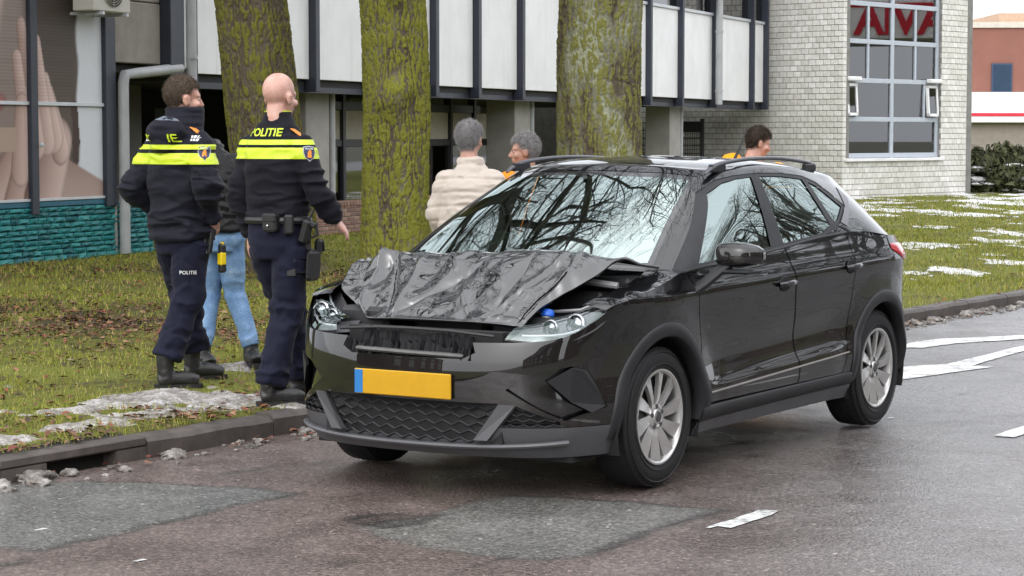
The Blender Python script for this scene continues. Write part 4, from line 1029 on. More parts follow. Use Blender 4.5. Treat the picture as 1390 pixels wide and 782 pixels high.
class Skin:
    """surface grid of one half -> bmesh with stored smooth normals, both halves"""
    def __init__(s, G, flip):
        nu, nv = G.shape[:2]; du = np.gradient(G, axis=0); dvv = np.gradient(G, axis=1)
        for g in (du,):      # symmetric tangents on the centre line
            g[0, :, 0] = 0; g[-1, :, 0] = 0; g[0, :, 2] = 0; g[-1, :, 2] = 0
            g[0, :, 1] = np.where(np.abs(g[0, :, 1]) < 1e-6, 1e-3, g[0, :, 1])
        Nn = np.cross(du, dvv); ln = np.linalg.norm(Nn, axis=-1, keepdims=True); Nn = Nn/np.maximum(ln, 1e-12)
        if flip: Nn = -Nn
        s.bm = bmesh.new(); L = s.bm.verts.layers.float_vector.new('nrm'); s.L = L
        F = grid_faces(nu, nv)
        for sg in (1, -1):
            vs = []
            for p, n in zip(G.reshape(-1, 3), Nn.reshape(-1, 3)):
                v = s.bm.verts.new((p[0], -sg*p[1], p[2])); v[L] = (n[0], -sg*n[1], n[2]); vs.append(v)
            for q in F:
                k = [vs[i] for i in q]
                if len({tuple(np.round(v.co, 5)) for v in k}) < 3: continue
                try: s.bm.faces.new(k)
                except ValueError: pass
        bmesh.ops.remove_doubles(s.bm, verts=s.bm.verts, dist=1e-5)
        s.bm.normal_update()
        for f in s.bm.faces:
            c = Vector((0, 0, 0))
            for v in f.verts: c += Vector(v[L])
            if f.normal.dot(c) < 0: f.normal_flip()
        s.tagl = s.bm.faces.layers.int.new('reg')
    def knife(s, poly, axes, sel, closed=True):
        """cut along a polygon in the plane of the two axes; sel(face) says which faces take part"""
        P = [np.array(p, float) for p in poly]; n = len(P); A = np.array(P); lo0, hi0 = A.min(0)-.01, A.max(0)+.01; ax, ay = axes
        def box(f):
            c = [(v.co[ax], v.co[ay]) for v in f.verts]; return c, min(q[0] for q in c), max(q[0] for q in c), min(q[1] for q in c), max(q[1] for q in c)
        cand = {}
        for f in s.bm.faces:
            bb = box(f)
            if bb[2] < lo0[0] or bb[1] > hi0[0] or bb[4] < lo0[1] or bb[3] > hi0[1] or not sel(f): continue
            cand[f] = bb
        for i in range(n if closed else n-1):
            a, b_ = P[i], P[(i+1) % n]; d = b_-a; nv = np.array([-d[1], d[0]])
            if np.linalg.norm(nv) < 1e-9: continue
            lo = np.minimum(a, b_)-1e-4; hi = np.maximum(a, b_)+1e-4; fs = []; n0, n1, a0, a1 = float(nv[0]), float(nv[1]), float(a[0]), float(a[1])
            for f, bb in cand.items():
                if bb[2] < lo[0] or bb[1] > hi[0] or bb[4] < lo[1] or bb[3] > hi[1]: continue
                sd = [(q[0]-a0)*n0+(q[1]-a1)*n1 for q in bb[0]]
                if min(sd) > -1e-7 or max(sd) < 1e-7: continue
                fs.append(f)
            if not fs: continue
            no = [0, 0, 0]; no[ax] = nv[0]; no[ay] = nv[1]; co = [0, 0, 0]; co[ax] = a[0]; co[ay] = a[1]
            geom = list({e for f in fs for e in f.edges})+list({v for f in fs for v in f.verts})+fs
            ret = bmesh.ops.bisect_plane(s.bm, geom=geom, dist=1e-6, plane_co=co, plane_no=no)
            for f in [f for f in cand if not f.is_valid]: del cand[f]
            for f in fs+[g for g in ret['geom'] if isinstance(g, bmesh.types.BMFace)]:
                if f.is_valid: cand[f] = box(f)
    def mark(s, reg, poly, axes, sel):
        P = np.array(poly, float)
        for f in s.bm.faces:
            if sel(f):
                c = f.calc_center_median()
                if inpoly(P, c[axes[0]], c[axes[1]]): f[s.tagl] = reg
    def extract(s, name, test, mat, parent, offset=0.0, smooth=True):
        me = bpy.data.meshes.new(name); idx = {}; V = []; Nn = []; F = []
        for f in s.bm.faces:
            if not test(f): continue
            q = []
            for v in f.verts:
                if v.index not in idx:
                    n = Vector(v[s.L]).normalized(); idx[v.index] = len(V); V.append(v.co+n*offset); Nn.append(n)
                q.append(idx[v.index])
            F.append(q)
        me.from_pydata([tuple(v) for v in V], [], F); me.update()
        o = link(name, me, mat, parent, True)
        if smooth and V: me.normals_split_custom_set_from_vertices([tuple(n) for n in Nn])
        return o
def inpoly(P, x, y):
    a = P; b_ = np.roll(P, -1, 0); c = (a[:, 1] > y) != (b_[:, 1] > y)
    with np.errstate(divide='ignore', invalid='ignore'): xi = (b_[:, 0]-a[:, 0])*(y-a[:, 1])/(b_[:, 1]-a[:, 1])+a[:, 0]
    return bool((c & (x < xi)).sum() % 2)
def inset(P, d):
    """offset a polygon inwards (d>0) or outwards"""
    P = np.array(P, float); ar = .5*np.sum(P[:, 0]*np.roll(P[:, 1], -1)-np.roll(P[:, 0], -1)*P[:, 1]); s = 1 if ar > 0 else -1; out = []
    for i in range(len(P)):
        e1 = P[i]-P[i-1]; e2 = P[(i+1) % len(P)]-P[i]; n1 = s*np.array([-e1[1], e1[0]])/np.linalg.norm(e1); n2 = s*np.array([-e2[1], e2[0]])/np.linalg.norm(e2)
        b_ = n1+n2; b_ /= max(.35, (b_@b_)/2)**.5*np.linalg.norm(b_)/math.sqrt(2) if 0 else 1; k = max(.4, 1+n1@n2); out.append(P[i]+(n1+n2)*d/k)
    return np.array(out)

body = Skin(gX, False)
c0 = gX[100, 20]; 
# make sure the stored normals point outwards
_f = max(body.bm.faces, key=lambda f: f.calc_center_median().y)
if Vector(_f.verts[0][body.L]).y < 0:
    for v in body.bm.verts: v[body.L] = tuple(-Vector(v[body.L]))
    for f in body.bm.faces: f.normal_flip()
REG = dict(body=0, void=1, fdoor=2, rdoor=3, clad=4, gap=5, fog=6, hexg=7, flap=8)
isL = lambda f: f.calc_center_median().y < 0
sideL = lambda f: f.calc_center_median().y < -.45
sideR = lambda f: f.calc_center_median().y > .45
front = lambda f: f.calc_center_median().x < .55
XZ, YZ = (0, 2), (1, 2)
def circ(cx, cz, r, n=40): return [(cx+r*math.cos(2*PI*k/n), cz+r*math.sin(2*PI*k/n)) for k in range(n)]
AF, AR = (.865, .325), (3.41, .325)
FDOOR = [(1.143, 1.03), (1.141, .955), (1.182, .885), (1.227, .67), (1.253, .345), (2.296, .345), (2.298, .588), (2.267, .9), (2.24, 1.08)]
RDOOR = [(2.25, 1.08), (2.277, .9), (2.308, .588), (2.306, .345), (2.86, .345), (2.93, .50), (2.985, .72), (3.03, .95), (3.03, 1.13)]
for sel in (sideL, sideR):
    for c in (AF, AR): body.knife(circ(*c, .385), XZ, sel); body.mark(1, circ(*c, .385), XZ, sel)
body.knife([(-.2, .338), (4.4, .338)], XZ, lambda f: True, closed=False)
for f in body.bm.faces:
    if f[body.tagl] == 0 and f.calc_center_median().z < .338: f[body.tagl] = 4
for D, r in ((FDOOR, 2), (RDOOR, 3)):
    for sel in (sideL, sideR):
        o_, i_ = inset(D, -.0035), inset(D, .0035)
        body.knife(o_, XZ, sel); body.knife(i_, XZ, sel)
        def s2(f, sel=sel): return sel(f) and f[body.tagl] in (0,)
        body.mark(5, o_, XZ, s2)
        def s3(f, sel=sel): return sel(f) and f[body.tagl] == 5
        body.mark(r, i_, XZ, s3)
# front openings, (y,z) with y to the right
GR = [(-.47, .445), (.47, .445), (.345, .275), (-.345, .275)]
FOG = [(.50, .505), (.60, .575), (.735, .607), (.775, .585), (.825, .42), (.72, .365)]
HEX = [(.475, .345), (.545, .435), (.70, .365), (.70, .345)]
def mir(P): return [(-a, b_) for a, b_ in P]
for P, r in ((GR, 1), (FOG, 6), (mir(FOG), 6), (HEX, 7), (mir(HEX), 7)):
    body.knife(P, YZ, front); body.mark(r, P, YZ, front)
UG = [(-.30, .80), (-.36, .665), (-.30, .635), (.30, .635), (.36, .665), (.30, .80)]    # torn-out upper grille
body.knife(UG, YZ, front); body.mark(1, UG, YZ, front)
body.bm.verts.index_update()
R_ = body.tagl
shell = body.extract('body_shell', lambda f: f[R_] == 0, M_paint_c, CAR)
body.extract('valance', lambda f: f[R_] == 4, M_plast_l, CAR, .004)
body.extract('inner_shell', lambda f: f[R_] in (0, 2, 3, 5), M_void, CAR, -.014)
for sg in (-1, 1):
    body.extract('bumper_recess', lambda f: f[R_] == 6 and f.calc_center_median().y*sg > 0, M_gloss, CAR, -.035)
    body.extract('mesh_backing', lambda f: f[R_] == 7 and f.calc_center_median().y*sg > 0, M_void, CAR, -.03)
doors = {}
for sg, sel in ((-1, sideL), (1, sideR)):
    doors['f', sg] = body.extract('front_door', lambda f: f[R_] == 2 and sel(f), M_paint_c, CAR)
    doors['r', sg] = body.extract('rear_door', lambda f: f[R_] == 3 and sel(f), M_paint_c, CAR)

# --- greenhouse control net (rows from the belt to the roof spine)
def rowz(xs): z = ZT(np.array(xs)); return [(x, float(yside([x], [zz])[0]), float(zz)) for x, zz in zip(xs, z)]
r0 = [(.80, 0, 1.005), (.85, .38, 1.0), (.965, .64, .987), (1.085, .795, .98)]+rowz([1.35, 1.75, 2.23, 2.76, 3.2, 3.55])+[(3.86, .69, 1.045), (3.985, .38, 1.04), (4.02, 0, 1.04)]
r1 = [(1.27, 0, 1.235), (1.30, .35, 1.23), (1.37, .575, 1.215), (1.44, .705, 1.195), (1.62, .738, 1.20), (1.9, .744, 1.225), (2.28, .742, 1.24), (2.76, .732, 1.25), (3.15, .716, 1.25), (3.45, .69, 1.235), (3.72, .585, 1.215), (3.83, .32, 1.215), (3.86, 0, 1.215)]
r2 = [(1.70, 0, 1.445), (1.73, .32, 1.437), (1.80, .51, 1.42), (1.87, .607, 1.405), (1.97, .645, 1.412), (2.1, .654, 1.425), (2.36, .655, 1.43), (2.76, .65, 1.412), (3.08, .637, 1.375), (3.33, .612, 1.35), (3.55, .52, 1.345), (3.63, .30, 1.36), (3.65, 0, 1.37)]
r3 = [(1.80, 0, 1.478), (1.83, .30, 1.47), (1.92, .47, 1.457), (2.0, .55, 1.455), (2.08, .587, 1.458), (2.2, .597, 1.468), (2.42, .60, 1.472), (2.76, .594, 1.455), (3.05, .58, 1.43), (3.3, .553, 1.41), (3.54, .45, 1.402), (3.66, .26, 1.412), (3.69, 0, 1.422)]
r4 = [(1.95, 0, 1.50), (1.98, .22, 1.497), (2.05, .34, 1.490), (2.12, .40, 1.488), (2.18, .42, 1.49), (2.28, .43, 1.495), (2.45, .43, 1.497), (2.75, .42, 1.483), (2.98, .41, 1.468), (3.18, .39, 1.455), (3.35, .31, 1.45), (3.42, .18, 1.453), (3.44, 0, 1.457)]
r5 = [(x, 0, z) for x, z in zip([2.15, 2.17, 2.2, 2.24, 2.28, 2.34, 2.46, 2.7, 2.88, 3.02, 3.12, 3.16, 3.18], [1.512, 1.512, 1.513, 1.513, 1.513, 1.513, 1.513, 1.503, 1.494, 1.486, 1.48, 1.477, 1.475])]
NETR = [catmull(r, 9, True) for r in (r0, r1, r2, r3, r4, r5)]; NETR = np.stack(NETR, 1)     # (ns, 6, 3)
gG = np.stack([catmull(NETR[i], 8) for i in range(len(NETR))], 0)
gG[0, :, 1] = 0; gG[-1, :, 1] = 0
gh = Skin(gG, False)
_f = max(gh.bm.faces, key=lambda f: f.calc_center_median().y)
if Vector(_f.verts[0][gh.L]).y < 0:
    for v in gh.bm.verts: v[gh.L] = tuple(-Vector(v[gh.L]))
    for f in gh.bm.faces: f.normal_flip()
DLO = [(1.06, .975), (1.67, 1.337), (1.854, 1.398), (1.99, 1.418), (2.2, 1.427), (2.52, 1.424), (2.8, 1.404), (2.97, 1.368), (3.10, 1.308), (3.215, 1.235), (3.02, 1.145), (2.763, 1.084), (2.227, 1.046), (1.6, 1.006)]
APQ = [(3.03, 1.15), (3.215, 1.235), (3.275, 1.335), (3.345, 1.275), (3.09, 1.125)]
GF = [(1.30, 1.012), (1.715, 1.335), (1.875, 1.385), (2.0, 1.402), (2.16, 1.409), (2.105, 1.058), (1.7, 1.034)]
GRr = [(2.262, 1.068), (2.255, 1.410), (2.52, 1.406), (2.785, 1.387), (2.905, 1.140), (2.76, 1.103)]
GQ = [(2.855, 1.372), (2.955, 1.345), (3.07, 1.287), (3.165, 1.232), (3.02, 1.168), (2.965, 1.153)]
sL = lambda f: f.calc_center_median().y < -.5
sR = lambda f: f.calc_center_median().y > .5
for sel in (sL, sR):
    for P, r in ((DLO, 10), (APQ, 11), (GF, 12), (GRr, 13), (GQ, 14)):
        gh.knife(P, XZ, sel); gh.mark(r, P, XZ, sel)
WS = [(-.70, 1.0), (.70, 1.0), (.665, 1.10), (.62, 1.22), (.575, 1.33), (.535, 1.415), (.40, 1.432), (0, 1.444), (-.40, 1.432), (-.535, 1.415), (-.575, 1.33), (-.62, 1.22), (-.665, 1.10)]
wsel = lambda f: f.calc_center_median().x < 1.95 and f[gh.tagl] == 0
gh.knife(WS, YZ, wsel); gh.mark(15, WS, YZ, wsel)
WSI = inset(WS, .022); gh.knife(WSI, YZ, lambda f: f[gh.tagl] == 15); gh.mark(16, WSI, YZ, lambda f: f[gh.tagl] == 15)
RW = [(-.50, 1.09), (.50, 1.09), (.42, 1.32), (-.42, 1.32)]; rsel = lambda f: f.calc_center_median().x > 3.45 and f[gh.tagl] == 0
gh.knife(RW, YZ, rsel); gh.mark(17, RW, YZ, rsel)
gh.bm.verts.index_update(); G_ = gh.tagl
roof = gh.extract('roof', lambda f: f[G_] == 0, M_paint_c, CAR)
gh.extract('window_trim', lambda f: f[G_] in (10,), M_plast, CAR, -.003)
for sg, sel in ((-1, sL), (1, sR)):
    gh.extract('pillar_trim', lambda f: f[G_] == 11 and sel(f), plain('satin_grey_trim', (.16, .155, .17), .4, .3, var=.1), CAR, .003)
    gh.extract('window_glass', lambda f: f[G_] == 12 and sel(f), M_sdg, doors['f', sg], -.008)
    gh.extract('window_glass', lambda f: f[G_] == 13 and sel(f), M_sdg, doors['r', sg], -.008)
    gh.extract('quarter_glass', lambda f: f[G_] == 14 and sel(f), M_sdg, CAR, -.008)
ws = gh.extract('windscreen', lambda f: f[G_] == 16, M_wsg, CAR, -.001)
gh.extract('windscreen_frit', lambda f: f[G_] == 15, M_gloss, CAR, -.002)
gh.extract('rear_window', lambda f: f[G_] == 17, M_sdg, CAR, -.004)
M_mf = plain('belt_rubber', (.012, .012, .013), .5, var=0)
# belt moulding and window surround line
for sg in (-1, 1):
    b = MB(); xs = np.linspace(1.10, 3.0, 40); z = ZT(xs); y = yside(xs, z); b.tube([(x, sg*(yy+.002), zz+.001) for x, yy, zz in zip(xs, y, z)], .0075, 6); b.build('belt_moulding', M_mf, CAR, True)
# --- fender decks (from the wing edge inwards) and cowl
for sg in (-1, 1):
    xs = np.linspace(.40, 1.12, 26); z = ZT(xs); y = yside(xs, z); rows = []
    for t in np.linspace(0, 1, 7):
        rows.append(np.stack([xs, sg*(y-t*(.12+.05*(xs-.4))), z+.020*np.sin(t*1.5)-.0*t], 1))
    V = np.stack(rows, 1)
    if sg < 0: V[..., 2] += .006*fbm(V[..., 0]*9, V[..., 1]*9, 0, 4, 2)
    F = grid_faces(26, 7); o = mk_np('wing_top', V.reshape(-1, 3), F if sg > 0 else F[:, ::-1], M_paint_c, CAR, True)
b = MB(); b.box(.78, 1.06, -.72, .72, .90, .965, bev=.02); b.build('cowl', M_plast, CAR)
# --- engine bay
b = MB(); b.box(.36, 1.0, -.70, .70, .30, .62); b.build('engine_bay', M_void, CAR)
M_eng = plain('engine_plastic', (.018, .018, .020), .5, var=.2, vscale=10)
for (x0, x1, y0, y1, z0, z1) in [(.38, .75, -.55, -.22, .62, .80), (.45, .8, -.15, .25, .62, .84), (.30, .55, .3, .58, .62, .82), (.70, .85, -.62, .6, .62, .90), (.33, .40, -.66, .66, .60, .70)]:
    b = MB(); b.box(x0, x1, y0, y1, z0, z1, bev=.02); b.build('engine_part', M_eng, CAR)
b = MB(); b.tube([(.62, -.72, .89), (.55, -.60, .83), (.50, -.42, .815), (.52, -.2, .83)], .008, 6); b.tube([(.75, -.68, .93), (.72, -.5, .95), (.70, -.3, .97)], .016, 8); b.tube([(.42, -.66, .80), (.40, -.5, .76), (.36, -.36, .74)], .010, 6); b.build('hose', plain('hose_grey', (.25, .25, .26), .4), CAR, True)
b = MB(); Mw = Matrix.Translation((.455, -.478, .735)); b.lathe([(.0, 0), (.034, 0), (.036, .03), (.030, .055), (.022, .068)], 16, Mw); b.build('washer_bottle', plain('milky_plastic', (.62, .60, .55), .4), CAR, True)
b = MB(); b.lathe([(.027, 0), (.031, .004), (.031, .022), (.024, .034), (.0, .036)], 16, Matrix.Translation((.455, -.478, .80)) @ Matrix.Rotation(.25, 4, 'Y')); b.build('washer_cap', plain('blue_cap', (.02, .13, .62), .35), CAR, True)
# --- crumpled bonnet
def hood():
    ctrl = np.array([   # rows from the torn front lip to the rear edge; columns from car left (yl +) to right
        [(.270, .455, .765), (.245, .40, .775), (.235, .2, .782), (.235, 0, .782), (.24, -.2, .780), (.25, -.37, .775), (.31, -.44, .80)],
        [(.40, .50, .860), (.36, .43, .862), (.33, .22, .852), (.33, 0, .850), (.34, -.22, .852), (.36, -.40, .855), (.36, -.60, .895)],
        [(.60, .635, .972), (.52, .50, .985), (.47, .25, .945), (.47, 0, .948), (.47, -.25, .94), (.49, -.45, .95), (.47, -.655, .955)],
        [(.74, .680, 1.050), (.66, .52, 1.068), (.62, .28, 1.082), (.62, 0, 1.066), (.62, -.28, 1.052), (.60, -.5, 1.040), (.61, -.668, 1.028)],
        [(.86, .745, 1.030), (.80, .53, 1.058), (.78, .28, 1.062), (.78, 0, 1.056), (.78, -.28, 1.05), (.78, -.5, 1.04), (.80, -.70, 1.0)],
        [(.99, .765, 1.012), (.93, .55, 1.030), (.89, .28, 1.035), (.88, 0, 1.035), (.89, -.28, 1.03), (.92, -.52, 1.02), (.97, -.72, .99)]])
    A = np.stack([catmull(r, 42) for r in ctrl], 1); G = np.stack([catmull(A[i], 36) for i in range(len(A))], 0)    # (across, along)
    nu, nv = G.shape[:2]; U, Vv = np.meshgrid(np.linspace(0, 1, nu), np.linspace(0, 1, nv), indexing='ij')
    nn = np.cross(np.gradient(G, axis=0), np.gradient(G, axis=1)); nn /= np.linalg.norm(nn, axis=-1, keepdims=True); nn *= np.sign(nn[..., 2:3])
    y, x = G[..., 1], G[..., 0]
    w1 = fbm(y*3, x*3, 0, 3, 2)*.12; w2 = fbm(y*3+9, x*3, 0, 8, 2)*.12
    f1 = np.abs(fbm((y+w1)*4.2, (x+w2)*5.5, 0, 12, 3)); f2 = np.abs(fbm((y+w2)*7.5, (x+w1)*9, 0, 19, 2)); f3 = fbm(y*24, x*26, 0, 23, 2)
    mask = sstep(0, .07, Vv)*sstep(.82, .62, Vv)
    edge = np.exp(-((U-.17)/.10)**2)+np.exp(-((U-.86)/.09)**2)            # strong folds near both sides
    amp = mask*(.30+.75*edge)*(1-.55*np.exp(-((Vv-.32)/.06)**2)*(np.abs(U-.5) < .3))
    h = .040*(f1-.22)*amp+.013*fbm(y*8+w1*8, x*9+w2*8, 0, 19, 2)*amp+.0085*fbm(y*17, x*20, 0, 27, 1)*amp*sstep(.15, -.1, fbm(y*3, x*3, 0, 44, 2))
    # pressed fold lines running from the lip up to the ridge
    for u0, sl, wd, am in [(.245, -.10, .010, .024), (.76, .10, .010, -.028), (.13, .12, .008, .020), (.885, -.14, .008, .022), (.30, .05, .014, -.016), (.69, -.05, .014, .018), (.45, .45, .010, .010), (.58, -.5, .010, -.010)]:
        t = (U-u0-sl*(Vv-.3))/wd; h += am*np.exp(-np.abs(t))*sstep(0, .1, Vv)*sstep(.72, .55, Vv)
    h += .006*np.sin(Vv*38+2*fbm(y*3, x*3, 0, 31, 2))*sstep(.30, .38, Vv)*sstep(.62, .5, Vv)*(np.abs(U-.48) < .33)*.5
    h += .010*fbm(y*2, x*2, 0, 55, 2)*mask
    # sharp paper-like creases: warped triangular folds in several directions
    rs = np.random.default_rng(14); cr = 0
    for i in range(6):
        an = rs.random()*PI; fq = rs.uniform(2.0, 5.5); t = (y*math.cos(an)+x*math.sin(an))*fq+rs.random()+.55*fbm(y*3.2+i*5, x*3.2, 0, 60+i, 2); cr = cr+(np.abs(2*(t-np.floor(t))-1)-.5)*(.085/fq)*np.clip(.6+1.6*vnoise(y*4+i*9, x*4, 0, 80+i), 0, 1.6)
    h += cr*mask*(.75+.5*edge)
    P = G+nn*h[..., None]; P[..., 1] *= -1
    F = grid_faces(nu, nv); o = mk_np('bonnet', P.reshape(-1, 3), F, M_hood, CAR, True)
    # folded under edge so the panel has thickness
    bm = bmesh.new(); bm.from_mesh(o.data); bmesh.ops.recalc_face_normals(bm, faces=bm.faces)
    if sum(f.normal.z for f in bm.faces) < 0: bmesh.ops.reverse_faces(bm, faces=bm.faces)
    bm.to_mesh(o.data); bm.free()
    md = o.modifiers.new('thick', 'SOLIDIFY'); md.thickness = .014; md.offset = -1
    return o
m, nt, bs = newmat('crumpled_black_paint'); bs.inputs['Base Color'].default_value = (.004, .004, .005, 1); bs.inputs['Roughness'].default_value = .3; bs.inputs['Specular IOR Level'].default_value = .05
bs.inputs['Coat Weight'].default_value = 1; bs.inputs['Coat IOR'].default_value = 2.0; bs.inputs['Coat Roughness'].default_value = .0; v = obj_coord(nt)
M_hood = m
hood()
# --- front details: torn grille area, crossbeam, lower grille lattice, plate
b = MB(); b.box(.17, .25, -.42, .42, .60, .745); b.build('grille_void', M_void, CAR)
def jag_strip(name, y0, y1, z0, z1, x, mat, seed, amp=.02):
    rs = np.random.default_rng(seed); n = 64; ys = np.linspace(y0, y1, n); top = z1+amp*(.5*rs.normal(0, 1, n)+1.2*fbm(ys*14, ys*0, 0, seed, 2)); dx = .008*rs.normal(0, 1, n)+.02*fbm(ys*9, ys*0+5, 0, seed, 2)
    V = [(x+d, y, z0) for y, d in zip(ys, dx)]+[(x+.02+d*.5, y, t) for y, t, d in zip(ys, top, dx)]+[(x+.035+d*.5, y, t-.004) for y, t, d in zip(ys, top, dx)]+[(x+.02+d, y, z0) for y, d in zip(ys, dx)]
    F = [(k*n+i, k*n+i+1, ((k+1) % 4)*n+i+1, ((k+1) % 4)*n+i) for k in range(4) for i in range(n-1)]
    return mk(name, V, F, mat, CAR)
M_torn = plain('torn_black_plastic', (.006, .006, .007), .5, var=.2, spec=.15)
jag_strip('torn_grille', -.34, .36, .63, .69, .045, M_torn, 3, .020)
jag_strip('torn_grille', -.30, .30, .66, .735, .085, M_torn, 5, .018)
b = MB(); b.tube([(.10, -.42, .735), (.075, -.2, .752), (.07, 0, .755), (.075, .2, .752), (.10, .42, .735)], .007, 8); b.build('bonnet_latch_beam', plain('beam_grey', (.03, .03, .03), .5, .3), CAR, True)
b = MB(); b.tube([(.045, -.30, .645), (.03, 0, .650), (.045, .28, .655)], .020, 8, flat=.6); b.build('bumper_beam', plain('scuffed_alu', (.10, .098, .094), .5, .3, var=.3, vscale=14), CAR, True)
b = MB(); b.box(.07, .10, -.48, .48, .25, .46); b.build('radiator', plain('radiator_black', (.010, .010, .011), .7), CAR)
def lattice(P, x, cw, ch, r, name, mat, fx):
    """honeycomb mesh clipped to a polygon in (y,z)"""
    b = MB(); P = np.array(P); y0, z0 = P.min(0); y1, z1 = P.max(0); i = 0; z = z0
    while z < z1+ch:
        y = y0-cw+(i % 2)*cw/2
        while y < y1+cw:
            for (a, c) in (((y, z), (y+cw*.5, z+ch*.5)), ((y+cw*.5, z+ch*.5), (y+cw, z))):
                my, mz = (a[0]+c[0])/2, (a[1]+c[1])/2
                if inpoly(P, my, mz): b.tube([(fx(a[0]), a[0], a[1]), (fx(c[0]), c[0], c[1])], r, 4)
            y += cw
        z += ch; i += 1
    return b.build(name, mat, CAR)
fxf = lambda y: float(np.interp(abs(y), YR[:60], XR[:60]))
lattice(inset(GR, -.01), 0, .085, .036, .0055, 'lower_grille_mesh', M_plast, lambda y: fxf(y)+.025)
for P in (HEX, mir(HEX)): lattice(inset(P, -.005), 0, .055, .024, .0035, 'side_grille_mesh', M_plast, lambda y: fxf(y)+.012)
for sg in (-1, 1):      # grey diagonal brackets beside the lower grille and the fin in the recess
    V = []; pr = [(.36, .28), (.425, .28), (.545, .44), (.475, .44)]
    for dx in (-.012, .02): V += [(fxf(y)+dx, sg*y, z) for y, z in pr]
    mk('grille_bracket', V, [(0, 1, 2, 3), (4, 7, 6, 5), (0, 4, 5, 1), (1, 5, 6, 2), (2, 6, 7, 3), (3, 7, 4, 0)], M_plast_l, CAR)
    pr = [(.66, .545), (.74, .602), (.772, .585), (.822, .425), (.79, .40), (.735, .45)]; V = []
    for dx in (-.010, .022): V += [(float(body_xyz(np.array([np.interp(y, YR[:75], XR[:75])]), np.array([y]), np.array([z]))[0][0])+dx+(.012 if dx < 0 and k in (0, 5) else 0), sg*y, z) for k, (y, z) in enumerate(pr)]
    mk('bumper_fin', V, [(0, 1, 2, 3, 4, 5), (11, 10, 9, 8, 7, 6)]+[(i, (i+1) % 6, 6+(i+1) % 6, 6+i) for i in range(6)], M_plast, CAR)
b = MB(); b.box(-.012, .0, -.262, .262, .455, .568, bev=.004); pl = b.build('number_plate', plain('plate_yellow', (.50, .27, .004), .45, var=.08), CAR)
b = MB(); b.box(-.0135, -.0115, .214, .258, .459, .564); b.build('blue_band', plain('plate_blue', (.02, .16, .42), .4, var=0), pl)
# splitter lip
b = MB(); ys = np.linspace(-.72, .72, 40); b.tube([(fxf(y)+.02, y, .245+.025*(abs(y)/.72)**3) for y in ys], .018, 8, flat=.7); b.build('splitter', M_plast_l, CAR, True)
b = MB(); b.box(.30, 3.9, -.70, .70, .17, .24); b.build('underbody', M_void, CAR)
# --- headlamps
M_lens = car_glass('lamp_lens', (.92, .95, .97), 1.9)
for sg in (-1, 1):
    lo = catmull([(.125, .46, .722), (.165, .60, .712), (.235, .705, .715), (.36, .79, .77), (.50, .826, .868)], 10)
    hi = catmull([(.24, .47, .772), (.30, .58, .800), (.38, .67, .832), (.45, .745, .862), (.53, .812, .882)], 10)
    rows = [lo+(hi-lo)*t+np.array([-.02*math.sin(PI*t), .012*math.sin(PI*t), .014*math.sin(PI*t)]) for t in np.linspace(0, 1, 9)]
    G = np.stack(rows, 1); G[..., 1] *= sg; F = grid_faces(*G.shape[:2]); lamp = mk_np('headlight', G.reshape(-1, 3), F if sg < 0 else F[:, ::-1], M_lens, CAR, True)
    Gb = np.stack([lo+(hi-lo)*t+np.array([.075, -.02, -.012]) for t in np.linspace(-.05, 1, 5)], 1); Gb[..., 1] *= sg
    mk_np('lamp_housing', Gb.reshape(-1, 3), F[:0] if 0 else grid_faces(*Gb.shape[:2]), plain('lamp_housing', (.12, .12, .13), .35, .4, var=.3, vscale=30), lamp, True)
    for (x, y, z, r) in ((.335, .70, .785, .036), (.285, .60, .765, .030)):
        Mp = frame((x, sg*y, z), (0, 1, 0), (.25, 0, .97), (-.97, sg*.2, .2)); b = MB(); b.lathe([(r*1.25, -.02), (r*1.3, .012), (r*1.1, .016), (r*.95, .0), (r*.8, .012), (r*.4, .02), (.001, .022)], 20, Mp); b.build('projector', plain('lamp_chrome', (.45, .45, .47), .15, 1, var=0), lamp, True)
    b = MB(); P = lo+(hi-lo)*.28+np.array([.012, -.004, 0]); b.tube([(p[0], sg*p[1], p[2]) for p in P[4:36]], .006, 6); P = lo+(hi-lo)*.85+np.array([.02, -.004, 0]); b.tube([(p[0], sg*p[1], p[2]) for p in P[8:38]], .005, 6); b.build('daylight_strip', plain('drl_white', (.75, .76, .78), .25, var=0), lamp, True)
    b = MB(); b.tube([(p[0]-.004, sg*(p[1]+.002), p[2]-.004) for p in lo], .006, 6); b.build('lamp_seal', M_mf, lamp, True)
# --- wheel arch cladding, wells, sills
for (cx, cz), nm in ((AF, 'front'), (AR, 'rear')):
    for sg in (-1, 1):
        a0, a1 = math.radians(-8 if nm == 'front' else -6), math.radians(188 if nm == 'front' else 184); an = np.linspace(a0, a1, 60); prof = [(.372, -.05), (.372, .010), (.380, .016), (.432, .012), (.438, .006), (.440, -.01)]; V = []
        for r, off in prof:
            x = cx+r*np.cos(an); z = cz+r*np.sin(an); yy = yside(x, np.maximum(z, .22)); V.append(np.stack([x, sg*(yy+off), z], 1))
        G = np.stack(V, 1); F = grid_faces(*G.shape[:2]); mk_np('arch_cladding', G.reshape(-1, 3), F if sg > 0 else F[:, ::-1], M_plast, CAR, True)
        b = MB(); n = 24; V = []; F2 = []
        for i in range(n+1):
            t = math.radians(-20)+math.radians(220)*i/n
            for yy in (.84, .48): V.append((cx+.40*math.cos(t), sg*yy, cz+.40*math.sin(t)))
        F2 = [(2*i, 2*i+1, 2*i+3, 2*i+2) for i in range(n)]; F2.append(tuple(2*i+1 for i in range(n+1))); mk('wheel_well', V, F2, M_void, CAR)
